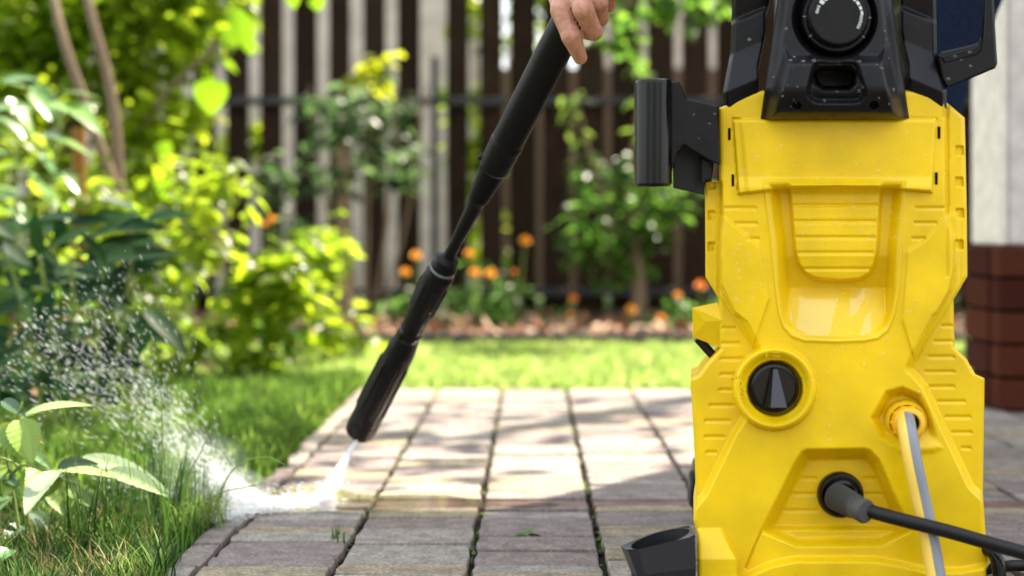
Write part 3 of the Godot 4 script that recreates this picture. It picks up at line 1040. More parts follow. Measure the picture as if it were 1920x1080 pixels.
	for s in [[1405, 74, 0.0018, -0.017], [1790, 105, 0.0016, -0.0115], [1818, 98, 0.0019, -0.0115], [1819, 124, 0.0017, -0.0115], [1778, 148, 0.0018, -0.0115], [1802, 112, 0.0011, -0.0115], [1300, 215, 0.0012, 0.0062], [1310, 260, 0.001, 0.0062], [1340, 214, 0.0012, 0.0062], [1330, 232, 0.0012, 0.0062]]:
		spots.append(Transform3D(Basis().scaled(Vector3(s[2], s[2], s[2] * 0.6)), mp(s[0], s[1], s[3])))
		tints.append(Color.WHITE)
	many("water_drops", drop, mats.film, spots, tints, w)

func build_cup(w: Node3D) -> void:
	# an angular open cup, its rim leaning left and towards the viewer
	var outer := [[1164, 1024], [1178, 1033], [1196, 1030], [1303, 1005], [1301, 998], [1292, 986], [1275, 988], [1215, 1001]]
	var dep := [0.0, 0.018, 0.022, 0.020, 0.0, -0.022, -0.026, -0.022]
	var top := []
	for i in 8:
		top.append(mp(outer[i][0], outer[i][1], dep[i]))
	var c := mp(1238, 1010, 0.0)
	var n := 32
	var hole := []
	for i in n:
		var a := TAU * i / n
		hole.append(c + Vector3(cos(a) * 0.0236, cos(a) * 0.0068 + sin(a) * -0.0022, sin(a) * 0.0165))
	var st := begin()
	var rim := begin()
	# rim between the angular outline and the round opening
	for i in n:
		var a0 := TAU * i / n
		var p: Vector3 = hole[i]
		var q: Vector3 = hole[(i + 1) % n]
		var near := func(v: Vector3) -> Vector3:
			var best := Vector3.ZERO
			var bd := 1e9
			for j in 8:
				var s: Vector3 = Geometry3D.get_closest_point_to_segment(v + (v - c) * 0.3, top[j], top[(j + 1) % 8])
				if s.distance_to(v) < bd:
					bd = s.distance_to(v)
					best = s
			return best
		quad(rim, p, q, near.call(q), near.call(p), Vector3(-0.2, 1, 0.3))
		var dn := Vector3(0.0, -0.05, 0.0)
		quad(st, p, q, q + dn, p + dn, c - p)
		face(st, p + dn, q + dn, c + dn, Vector3.UP)
	for j in 8:
		var a: Vector3 = top[j]
		var b: Vector3 = top[(j + 1) % 8]
		var lo := func(v: Vector3) -> Vector3: return Vector3(v.x + (c.x - v.x) * 0.12 + 0.004, minf(v.y - 0.02, mp(0, 1060, 0.01).y), v.z)
		var la: Vector3 = lo.call(a)
		var lb: Vector3 = lo.call(b)
		var out := Vector3(a.x + b.x - 2.0 * c.x, 0, a.z + b.z - 2.0 * c.z)
		quad(st, a, b, lb, la, out)
		var ga := Vector3(la.x + (c.x - la.x) * 0.25 + 0.006, mp(0, 1125, 0).y, la.z - 0.006)
		var gb := Vector3(lb.x + (c.x - lb.x) * 0.25 + 0.006, mp(0, 1125, 0).y, lb.z - 0.006)
		quad(st, la, lb, gb, ga, out)
	var cup := part("lance_cup", done(st), mats.satin, w)
	part("rim", done(rim), mats.grey_rubber, cup)

func build_cables() -> void:
	var o := washer_at
	var g := thing("power_cable", "black power cable with ribbed sleeve running right from the yellow washer", "cable", o + mp(1574, 926, -0.02))
	var m := func(u: float, v: float, d: float) -> Vector3: return mp(u, v, d) - mp(1574, 926, -0.02)
	var pts := spline([m.call(1604, 948, 0.012), m.call(1640, 961, 0.022), m.call(1700, 977, 0.03), m.call(1780, 997, 0.032), m.call(1860, 1020, 0.03), m.call(1920, 1037, 0.026), m.call(2010, 1066, 0.02), m.call(2100, 1100, 0.0), m.call(2220, 1120, -0.06)], 8)
	part("cable", tube(pts, const_r(pts.size(), 0.0056), 16), mats.rubber, g)
	var bp := [m.call(1566, 930, -0.016), m.call(1576, 934, -0.01), m.call(1588, 941, 0.0), m.call(1601, 949, 0.010), m.call(1608, 953, 0.016), m.call(1622, 959, 0.024), m.call(1624, 959.5, 0.025)]
	part("sleeve", tube(bp, [0.0105, 0.0103, 0.0096, 0.0090, 0.0092, 0.0098, 0.0082], 20), mats.grey_rubber, g)
	for i in 9:
		var t := i / 9.0
		var p: Vector3 = (m.call(1570, 932, -0.013) as Vector3).lerp(m.call(1606, 951, 0.014), t)
		var ax: Vector3 = (m.call(1606, 951, 0.014) as Vector3) - m.call(1570, 932, -0.013)
		var r := lerpf(0.0111, 0.0097, t)
		part("rib", lathe([[r - 0.0016, -0.0010], [r + 0.0004, -0.0006], [r + 0.0004, 0.0006], [r - 0.0016, 0.0010]], p, ax, 20), mats.grey_rubber, g)
	var hz := thing("water_hose", "grey and yellow striped hose hanging from the washer's front connector", "hose", o + mp(1699, 791, -0.01))
	var h := func(u: float, v: float, d: float) -> Vector3: return mp(u, v, d) - mp(1699, 791, -0.01)
	var hp := spline([h.call(1698, 783, -0.014), h.call(1699, 792, 0.0), h.call(1703, 815, 0.012), h.call(1713, 870, 0.017), h.call(1728, 940, 0.017), h.call(1745, 1020, 0.02), h.call(1756, 1080, 0.024), h.call(1768, 1130, 0.03), h.call(1790, 1146, 0.05), h.call(1850, 1149, 0.09)], 7)
	part("hose_tube", tube(hp, const_r(hp.size(), 0.0074), 20), mats.hose, hz)
	var z := hp.slice(2)
	part("yellow_stripe", tube(z, const_r(z.size(), 0.0077), 12, PI * 0.66, -PI * 0.44, false), mats.hose_yellow, hz)
	var e := thing("extension_lead", "thin black lead lying on the paving behind the washer's right foot", "cable", at(1880, 1062, 1.42))
	var ep := spline([at(1800, 1075, 1.46) - e.position, at(1880, 1063, 1.42) - e.position, at(1930, 1061, 1.42) - e.position, at(2100, 1075, 1.42) - e.position], 6)
	part("lead", tube(ep, const_r(ep.size(), 0.005), 12), mats.rubber, e)

func build_lance() -> void:
	var tip := at(681, 796, 1.80)
	var top := at(1082, 10, 1.42)
	var g := thing("spray_lance", "black spray lance pointing down at the paving, held by a hand", "spray lance", tip)
	var ax := (top - tip).normalized()
	var L := (top - tip).length()
	var bk: Material = mats.grip
	# stations along the axis, by their height in the photograph: v -> distance from the tip
	var s := func(v: float) -> float:
		var lo := 0.0
		var hi := L
		for i in 30:
			var m := (lo + hi) / 2.0
			var p := tip + ax * m
			if 430.0 + (EYE - p.y) * FL / -p.z > v:
				lo = m
			else:
				hi = m
		return lo
	var z := Vector3.ZERO
	var r := 0.00063
	var head := part("nozzle_head", lathe([[0.0, -0.002], [9 * r, -0.002], [10 * r, -0.0115], [23 * r, -0.013], [27 * r, -0.011], [27.8 * r, 0.002], [27.8 * r, s.call(785)], [26.8 * r, s.call(783)], [27.2 * r, s.call(781)], [26.6 * r, s.call(700)], [25 * r, s.call(655)], [21.5 * r, s.call(634)], [20.5 * r, s.call(626)]], z, ax, 40), bk, g)
	part("nozzle_ring", lathe([[20.2 * r, s.call(632)], [21.6 * r, s.call(628)], [21.6 * r, s.call(620)], [19.6 * r, s.call(616)]], z, ax, 40), mats.gloss, g)
	part("lance_sleeve", lathe([[19.6 * r, s.call(626)], [19.8 * r, s.call(605)], [23 * r, s.call(570)], [24.6 * r, s.call(535)], [24.6 * r, s.call(514)], [22.4 * r, s.call(508)], [22 * r, s.call(496)], [20.5 * r, s.call(492)], [19 * r, s.call(486)], [12 * r, s.call(481)], [9 * r, s.call(478)]], z, ax, 40), bk, g)
	part("white_band", lathe([[22.4 * r, s.call(504)], [22.5 * r, s.call(500)]], z, ax, 40), mats.hose, g)
	# flats along the head and sleeve
	var sd := ax.cross(Vector3(0, 0, 1)).normalized()
	var fr := sd.cross(ax)
	for i in 7:
		var a := TAU * (i + 0.4) / 7.0
		var dir := sd * cos(a) + fr * sin(a)
		var q0: Vector3 = ax * s.call(774) + dir * 24.4 * r
		var q1: Vector3 = ax * s.call(668) + dir * 23.0 * r
		part("grip_rib", tube([q0, q0.lerp(q1, 0.1) + dir * 0.0010, q0.lerp(q1, 0.9) + dir * 0.0010, q1], [0.0008, 0.0026, 0.0026, 0.0008], 8), bk, head)
		var q2: Vector3 = ax * s.call(586) + dir * 19.4 * r
		var q3: Vector3 = ax * s.call(522) + dir * 22.4 * r
		part("grip_rib", tube([q2, q2.lerp(q3, 0.15) + dir * 0.0008, q2.lerp(q3, 0.85) + dir * 0.0008, q3], [0.0006, 0.0022, 0.0022, 0.0006], 8), bk, head)
	part("lance_pipe", lathe([[11 * r, s.call(482)], [10 * r, s.call(470)], [10 * r, s.call(450)], [13 * r, s.call(385)], [13.5 * r, s.call(372)]], z, ax, 24), bk, g)
	var spring := part("bend_guard", lathe([[13.5 * r, s.call(380)], [15.5 * r, s.call(372)], [20 * r, s.call(312)]], z, ax, 24), bk, g)
	for i in 12:
		var t := i / 11.0
		var h: float = lerpf(s.call(370), s.call(316), t)
		var rr := lerpf(16.0, 21.0, t) * r
		part("coil", lathe([[rr - 0.001, h - 0.0016], [rr + 0.0006, h - 0.0008], [rr + 0.0006, h + 0.0008], [rr - 0.001, h + 0.0016]], z, ax, 24), bk, spring)
	part("collar", lathe([[14 * r, s.call(318)], [22 * r, s.call(317)], [24.5 * r, s.call(312)], [25.5 * r, s.call(282)], [25.5 * r, s.call(276)], [25 * r, s.call(272)]], z, ax, 32), bk, g)
	part("collar_clip", box_mesh(Vector3(0.009, 0.006, 0.009), 0.002, ax * (s.call(309) as float) + sd * -24.0 * r), bk, g)
	part("grip_tube", lathe([[24.5 * r, s.call(280)], [26 * r, s.call(274)], [26 * r, s.call(266)], [25 * r, s.call(262)], [25.3 * r, s.call(120)], [25 * r, s.call(-10)], [22 * r, s.call(-20)], [0, s.call(-20)]], z, ax, 40), bk, g)
	# the trigger gun above, out of the picture
	part("trigger_gun", tube(spline([ax * L, ax * (L + 0.06), ax * (L + 0.11) + Vector3(0.02, 0.0, -0.01), ax * (L + 0.15) + Vector3(0.06, -0.03, -0.03)], 5), const_r(16, 0.018), 16), bk, g)

# ---------------------------------------------------------------- the setting
func struct(called: String, m: Mesh, mt: Material, parent: Node = self) -> MeshInstance3D:
	var o := part(called, m, mt, parent)
	if parent == self:
		o.set_meta("kind", "structure")
	return o

func sheet(x0: float, x1: float, z0: float, z1: float, y: float) -> ArrayMesh:
	var st := begin()
	quad(st, Vector3(x0, y, -z0), Vector3(x1, y, -z0), Vector3(x1, y, -z1), Vector3(x0, y, -z1), Vector3.UP)
	return done(st)

func paver_mesh(sx: float, sz: float, sd: int) -> ArrayMesh:
	# a tumbled stone: uneven outline, rounded worn edge, 40 mm deep
	var r := RandomNumberGenerator.new()
	r.seed = sd
	var st := begin()
	var loop := []
	var hx := sx / 2.0
	var hz := sz / 2.0
	for e in [[-1, -1], [0, -1], [1, -1], [1, 0], [1, 1], [0, 1], [-1, 1], [-1, 0]]:
		var k := 0.82 if e[0] != 0 and e[1] != 0 else 1.0
		var jx := r.randf_range(-0.0014, 0.0014)
		var jz := r.randf_range(-0.0014, 0.0014)
		if k < 1.0:
			loop.append(Vector3(e[0] * (hx - 0.0015) + jx, 0, e[1] * (hz - 0.0015) + jz))
		else:
			loop.append(Vector3(e[0] * hx + jx, 0, e[1] * hz + jz))
	var n := loop.size()
	var tilt := Vector3(r.randf_range(-0.01, 0.01), 0, r.randf_range(-0.012, 0.012))
	var ring := func(k: float, y: float) -> Array:
		var o := []
		for p in loop:
			var q := Vector3(p.x - signf(p.x) * k, 0, p.z - signf(p.z) * k)
			o.append(Vector3(q.x, y + q.dot(tilt), q.z))
		return o
	var r0: Array = ring.call(0.0, -0.04)
	var r1: Array = ring.call(0.0, -0.0045)
	var r2: Array = ring.call(0.0008, -0.0008)
	var r3: Array = ring.call(0.0022, 0.0)
	for i in n:
		var j := (i + 1) % n
		var out: Vector3 = loop[i] + loop[j]
		quad(st, r0[i], r0[j], r1[j], r1[i], out)
		quad(st, r1[i], r1[j], r2[j], r2[i], out + Vector3.UP * 0.05)
		quad(st, r2[i], r2[j], r3[j], r3[i], Vector3.UP)
	for f in [[0, 1, 7], [1, 2, 3], [3, 4, 5], [5, 6, 7], [1, 3, 5], [1, 5, 7]]:
		face(st, r3[f[0]], r3[f[1]], r3[f[2]], Vector3.UP)
	return done(st)

func build_ground() -> void:
	struct("ground", sheet(-400, 400, -400, 400, -0.06), mats.turf)
	var lw := struct("lawn", sheet(-6, -0.325, 0.6, 4.4, -0.012), mats.turf)
	part("far_lawn", sheet(-0.325, 3.0, 3.12, 4.33, -0.012), mats.turf, lw)
	var st := begin()
	for i in 60:
		for j in 8:
			var f := func(a: int, b: int) -> Vector3:
				var x := -4.0 + a * 0.13
				var z := 4.33 + b * 0.16
				return Vector3(x, 0.03 * smoothstep(0.0, 1.0, b / 2.0) + 0.014 * sin(a * 1.7 + b) + 0.012 * cos(b * 2.1 - a * 0.6) - 0.012, -z)
			quad(st, f.call(i, j), f.call(i + 1, j), f.call(i + 1, j + 1), f.call(i, j + 1), Vector3.UP)
	struct("flower_bed", done(st), mats.soil)
	var edge := part("bed_edging", box_mesh(Vector3(5.2, 0.05, 0.015), 0.003), mats.iron, self)
	edge.position = Vector3(1.4, 0.004, -4.325)
	tag(edge, "low black edging strip between lawn and flower bed", "garden edging")

func build_patio() -> void:
	var patio := Node3D.new()
	patio.name = "patio"
	patio.set_meta("kind", "structure")
	add_child(patio)
	part("joint_sand", sheet(-0.322, 3.2, -3.0, 3.115, -0.0085), mats.sand, patio)
	var depths := [0.042, 0.052, 0.064, 0.08, 0.1]
	var shapes := {}
	var all := []       # [area in view, transform, mesh, tone]
	var gap := 0.004
	var spans := [[-0.318, -0.2845]]
	for k in 27:
		spans.append([-0.2845 + 0.1238 * k, -0.2845 + 0.1238 * (k + 1)])
	var tones := mats.stones as Array
	for c in spans.size():
		var x0: float = spans[c][0]
		var x1: float = spans[c][1]
		var width := x1 - x0
		var z := -3.0 if c > 0 else -3.02
		var last := -1
		while z < 3.11:
			var di := rng.randi_range(0, 4) if c > 0 else 4
			if c == 0:
				di = 4
			var dz: float = depths[di]
			# one course of thin stones runs right across
			if z < 1.80 and z + dz > 1.775:
				if 1.80 - z < 0.03 and z > 1.70:
					dz = 1.80 - z
				elif z + dz > 1.80:
					dz = 1.80 - z
			elif z >= 1.7999 and z < 1.801:
				dz = 0.038
			if z < 2.985 and z + dz > 2.955:
				dz = 2.985 - z
			elif z >= 2.984 and z < 2.99:
				dz = 0.125
			if dz < 0.02:
				z += dz
				continue
			var key := "%d_%d_%d" % [roundi(width * 1000), roundi(dz * 1000), rng.randi_range(0, 2)]
			if not shapes.has(key):
				shapes[key] = paver_mesh(width - gap - (0.001 if c > 0 else 0.0), dz - gap * 0.45, key.hash())
			var zc := z + dz / 2.0
			var xc := (x0 + x1) / 2.0 + (zc - 1.6) * 0.012
			var p := Vector3(xc, rng.randf_range(-0.0022, 0.0012), -zc)
			if z > 1.799 and z < 1.801:
				p.y -= 0.001
			var tone := rng.randi_range(0, 4)
			if z > 2.98:
				tone = 3
			if tone == last:
				tone = rng.randi_range(0, 4)
			last = tone
			if z > 1.799 and z < 1.801 and xc > -0.2:
				tone = 5
			var turn := rng.randf_range(-0.008, 0.008)
			var size := 0.0
			if zc > 1.3:
				var u := 960.0 + xc * FL / zc
				var v := 430.0 + EYE * FL / zc
				if u > -150 and u < 2050 and v < 1130 and not (u > 1330 and u < 1810):
					size = width * dz / pow(zc, 3.0)
			all.append([size, Transform3D(Basis(Vector3.UP, turn), p), shapes[key], tone])
			z += dz
	all.sort_custom(func(a, b): return a[0] > b[0])
	var rest := []
	for t in 6:
		rest.append(begin())
	var far := begin()
	for i in all.size():
		var a: Array = all[i]
		if i < 296 and a[0] > 0.0:
			var o := part("paving_stone", a[2], tones[a[3]], patio)
			o.transform = a[1]
		else:
			(rest[a[3]] as SurfaceTool).append_from(a[2], 0, a[1])
	var merged := ArrayMesh.new()
	for t in 6:
		var was := merged.get_surface_count()
		(rest[t] as SurfaceTool).commit(merged)
		if merged.get_surface_count() > was:
			merged.surface_set_material(was, tones[t])
	var o := MeshInstance3D.new()
	o.name = "other_paving"
	o.mesh = merged
	o.set_meta("kind", "stuff")
	patio.add_child(o)
	# moss and weeds in the joints
	var spots := []
	var tints := []
	for i in 2600:
		var k := rng.randi_range(1, 14)
		var z := rng.randf_range(1.3, 3.0)
		var x: float = -0.2845 + 0.1238 * k + (z - 1.6) * 0.012 + rng.randf_range(-0.003, 0.003)
		var lush := sin(k * 12.9 + floorf(z * 9.0) * 4.1) * 0.5 + 0.5
		if rng.randf() > lush * 0.9 + 0.05:
			continue
		var s := rng.randf_range(0.0012, 0.0034)
		spots.append(Transform3D(Basis(Vector3.UP, rng.randf() * TAU).scaled(Vector3(s, s * 0.8, s)), Vector3(x, -0.0055, -z)))
		var g := rng.randf()
		tints.append(Color(0.05, 0.075, 0.012).lerp(Color(0.09, 0.16, 0.02), g) if rng.randf() < 0.55 else Color(0.02, 0.017, 0.012))
	var ball := SphereMesh.new()
	ball.radius = 1.0
	ball.height = 2.0
	ball.radial_segments = 7
	ball.rings = 4
	many("joint_moss", ball, mats.moss, spots, tints, patio)
	var sprig := tuft(5, 0.028, 0.0011, 0.5, 77)
	spots = []
	tints = []
	for s in [[628, 1010, 1.0], [634, 1003, 0.8], [640, 1018, 0.9], [884, 1050, 0.35], [1112, 1000, 0.4], [1128, 1025, 0.5], [895, 1005, 0.4], [672, 935, 0.6]]:
		var z: float = EYE * FL / (s[1] - 430.0)
		spots.append(Transform3D(Basis(Vector3.UP, rng.randf() * TAU).scaled(Vector3.ONE * s[2]), Vector3((s[0] - 960.0) * z / FL, -0.004, -z)))
		tints.append(Color(0.08, 0.15, 0.02))
	many("joint_weeds", sprig, mats.grass, spots, tints, patio)
	var fl := leaf_mesh(0.016, 0.010, 0.15, 0.2, 4, 0.0, 0.0, 1, Color(0.05, 0.13, 0.02))
	var loose := thing("loose_green_leaf", "small green leaf lying on a grey paving stone between two joints", "leaf", at(990, 1004, 1.62))
	for i in 3:
		var l := part("leaf", fl, mats.leaf_dark, loose)
		l.rotation = Vector3(0.3, i * 2.1, 0.2)
	# water lying on the paving where the jet lands
	st_wet(patio)

func st_wet(patio: Node3D) -> void:
	var st := begin(true)
	var c := at(560, 944, 1.81)
	var n := 40
	for i in n:
		var f := func(k: int) -> Vector3:
			var a := TAU * k / n
			var r := 1.0 + 0.25 * sin(a * 3.0 + 1.0) + 0.14 * sin(a * 7.0)
			return Vector3(c.x + cos(a) * 0.22 * r, 0.0022, c.z + sin(a) * 0.08 * r)
		face(st, Vector3(c.x, 0.0026, c.z), f.call(i), f.call(i + 1), Vector3.UP)
	var o := part("puddle", done(st), mats.wet, self)
	tag(o, "thin film of water on the paving where the jet lands", "water")

func build_fence() -> void:
	var zf := 5.47
	var f := thing("board_fence", "dark brown fence of upright boards with narrow gaps behind the flower bed", "fence", Vector3(0, 0, -zf))
	var k := zf / FL
	# the light gaps between boards, on the sheet: [left edge, right edge]
	var gaps := []
	var u := -420.0
	while u < 300.0:
		gaps.append([u, u + 25.0])
		u += 64.0
	for g in [[339, 365], [402, 429], [464, 491], [527, 554], [592, 620], [654, 684], [720, 748], [785, 840], [876, 902], [940, 958], [1003, 1020], [1066, 1083], [1131, 1149], [1198, 1216], [1261, 1281], [1326, 1346]]:
		gaps.append(g)
	u = 1392.0
	while u < 2500.0:
		gaps.append([u, u + 19.0])
		u += 65.0
	for i in gaps.size() - 1:
		var a: float = (gaps[i][1] - 2.5 - 960.0) * k
		var b: float = (gaps[i + 1][0] + 2.5 - 960.0) * k
		var o := part("board", box_mesh(Vector3(b - a, 1.24, 0.02), 0.003), mats.boards[i % 3], f)
		o.position = Vector3((a + b) / 2.0, 0.64, rng.randf_range(-0.002, 0.002))
	for v in [190.0, 548.0]:
		var y: float = EYE - (v - 430.0) * (zf - 0.03) / FL
		var o := part("rail", box_mesh(Vector3(6.4, 0.026 if v > 0 else 0.05, 0.03), 0.002), mats.iron, f)
		o.position = Vector3(0.6, y, 0.027)
	var post := part("rail_post", box_mesh(Vector3(0.024, 0.9, 0.024), 0.002), mats.iron, f)
	post.position = Vector3((817.0 - 960.0) * k, EYE - (110.0 - 430.0) * k - 0.45, 0.052)
	# two weathered posts standing before the fence
	var wp := part("stake_post", tube([Vector3(0, 0, 0), Vector3(0.004, 0.28, 0), Vector3(0.0, 0.56, 0.004)], [0.025, 0.023, 0.021], 12), mats.bark, self)
	wp.position = at(643, 626, 4.75)
	wp.position.y = 0.0
	tag(wp, "brown round wooden post standing in the bed left of the lance", "post")
	var wp2 := part("stake_post", tube([Vector3(0, 0, 0), Vector3(0.0, 0.3, 0), Vector3(0.0, 0.42, 0.0)], [0.022, 0.02, 0.02], 12), mats.bark, self)
	wp2.position = at(1197, 612, 5.1)
	wp2.position.y = 0.0
	tag(wp2, "short brown wooden post under the round shrub beside the washer", "post")
	# what shows through the gaps
	var wl := part("garden_wall", box_mesh(Vector3(9.0, 2.6, 0.2), 0.01), mats.far, self)
	wl.position = Vector3(-4.62, 1.3, -7.6)
	tag(wl, "pale rendered wall seen through the gaps of the fence, left half", "wall")
	var sh := part("timber_wall", box_mesh(Vector3(5.0, 1.06, 0.15), 0.01), mats.timber, self)
	sh.position = Vector3(2.44, 0.53, -7.5)
	tag(sh, "low brown timber wall seen through the fence gaps on the right", "wall")
	var bw := part("white_wall", box_mesh(Vector3(8.0, 3.0, 0.2), 0.01), mats.far, self)
	bw.position = Vector3(4.4, 1.5, -8.6)
	tag(bw, "white wall rising above the brown timber wall behind the fence", "wall")

func build_house() -> void:
	var zw := 2.73
	var x0 := 0.835
	var h := thing("garden_house", "house wall end with pale render, cream corner and dark red brick plinth", "house", Vector3(x0, 0, -zw))
	var top := 2.62
	var base := 0.283
	part("wall", box_mesh(Vector3(3.0, top - base, 0.168), 0.004, Vector3(0.012 + 1.5, (top + base) / 2.0, -0.088)), mats.wall, h)
	part("corner_board", box_mesh(Vector3(0.012, top - base, 0.176), 0.003, Vector3(0.005, (top + base) / 2.0, -0.088)), mats.trim, h)
	part("plinth_core", box_mesh(Vector3(3.0, base - 0.006, 0.165), 0.0, Vector3(1.5, base / 2.0 - 0.003, -0.09)), mats.mortar, h)
	var ch := base / 5.0
	for r in 5:
		var x := -0.012 - (0.11 if r % 2 else 0.0)
		var i := 0
		while x < 1.6:
			var a := maxf(x, -0.012)
			var b := x + 0.215
			if b - a > 0.03:
				var bm := part("brick", box_mesh(Vector3(b - a - 0.005, ch - 0.005, 0.05), 0.003), mats.bricks[rng.randi_range(0, 2)], h)
				bm.position = Vector3((a + b) / 2.0, ch * (r + 0.5), -0.008 + rng.randf_range(-0.0015, 0.0015))
			x += 0.22
			i += 1
	for r in 5:
		var o := part("brick", box_mesh(Vector3(0.05, ch - 0.005, 0.138), 0.003), mats.bricks[r % 3], h)
		o.position = Vector3(0.012, ch * (r + 0.5), -0.106)
	var st := begin()
	var ze := 0.9
	box(st, Vector3(1.47, top + 0.05, 0.13), Vector3(3.0, 0.1, 1.28), 0.01)
	part("roof", done(st), mats.roof, h)

# ---------------------------------------------------------------- plants
func leaf_mesh(len: float, wid: float, fold: float, curl: float, n := 5, serr := 0.0, veins := 0.0, across := 1, col := Color.WHITE) -> ArrayMesh:
	# a leaf lying along -z from the origin, folded along its midrib and curling down towards the tip
	var st := begin(true)
	var rows := []
	for i in n + 1:
		var t := float(i) / n
		var w := wid * 0.5 * pow(sin(PI * pow(t, 0.72)), 0.85) if i < n else 0.0
		if serr > 0.0 and i % 2 == 1:
			w *= 1.0 + serr
		var y := -curl * len * t * t + 0.12 * len * t * curl
		var row := []
		for k in range(-across, across + 1):
			var s := float(k) / across
			var vv := veins * sin((t * 9.0 - absf(s) * 1.6) * TAU * 0.9) * (1.0 - absf(s) * 0.5) * sin(PI * t)
			row.append(Vector3(s * w, y + absf(s) * w * fold + vv - veins * (1.0 - absf(s)) * 0.8, -len * t + absf(s) * w * 0.12))
		rows.append(row)
	st.set_color(col)
	for i in n:
		for k in across * 2:
			if across > 1:
				st.set_color(col.lerp(Color(col.r * 1.3 + 0.03, col.g * 1.25 + 0.03, col.b + 0.02), 0.6 if (k == across or k == across - 1) and i < n - 2 else 0.25 * float((i + k) % 2)))
			quad(st, rows[i][k], rows[i][k + 1], rows[i + 1][k + 1], rows[i + 1][k], Vector3.UP)
	return done(st)

func tuft(blades: int, h: float, w: float, spread: float, sd: int, n := 3) -> ArrayMesh:
	var r := RandomNumberGenerator.new()
	r.seed = sd
	var st := begin()
	for b in blades:
		var a := r.randf() * TAU
		var lean := r.randf_range(0.1, 1.0) * spread
		var hh := h * r.randf_range(0.45, 1.0)
		var o := Vector3(r.randf_range(-1, 1), 0, r.randf_range(-1, 1)) * h * 0.16
		var dir := Vector3(cos(a), 0, sin(a))
		var side := Vector3(-sin(a + r.randf_range(-0.8, 0.8)), 0, cos(a))
		var prev := []
		for i in n + 1:
			var t := float(i) / n
			var c := o + dir * hh * lean * t * t + Vector3.UP * hh * t * (1.0 - 0.35 * lean * t)
			var ww := w * (1.0 - t * t)
			var cur := [c - side * ww, c + side * ww]
			if i > 0:
				if i < n:
					quad(st, prev[0], prev[1], cur[1], cur[0], dir * -1.0 + Vector3.UP)
				else:
					face(st, prev[0], prev[1], c, dir * -1.0 + Vector3.UP)
			prev = cur
	return done(st)

func aim(dir: Vector3, up: Vector3) -> Basis:
	var z := -dir.normalized()
	var x := up.cross(z)
	if x.length() < 0.01:
		x = Vector3.RIGHT
	x = x.normalized()
	return Basis(x, z.cross(x), z)

func shade(cols: Array) -> Color:
	var c: Color = cols[rng.randi_range(0, cols.size() - 1)]
	var d: Color = cols[rng.randi_range(0, cols.size() - 1)]
	var m := c.lerp(d, rng.randf())
	var k := rng.randf_range(0.8, 1.2)
	return Color(m.r * k, m.g * k, m.b * k)

func crown(called: String, lm: Mesh, mt: Material, clumps: Array, count: int, size: Vector2, cols: Array, parent: Node3D, droop := 0.5) -> void:
	# clumps: [centre, radius]; leaves thin out towards a clump's edge and lie mostly face up
	var spots := []
	var tints := []
	var total := 0.0
	for c in clumps:
		total += pow(c[1], 2.0)
	for c in clumps:
		var n := int(count * pow(c[1], 2.0) / total)
		var base: Color = shade(cols)
		for i in n:
			var d := Vector3(rng.randfn(), rng.randfn(), rng.randfn()) * 0.48
			if d.length() > 1.25:
				continue
			var p: Vector3 = c[0] + d * c[1]
			var a := rng.randf() * TAU
			var dir := Vector3(cos(a), rng.randf_range(-1.0, 0.5) * droop - 0.15, sin(a)) + d * 0.5
			var up := Vector3(rng.randf_range(-0.7, 0.7), 1.0, rng.randf_range(-0.7, 0.7))
			var s := rng.randf_range(size.x, size.y)
			spots.append(Transform3D(aim(dir, up).scaled(Vector3.ONE * s), p))
			tints.append(shade(cols).lerp(base, 0.35))
	many(called, lm, mt, spots, tints, parent)

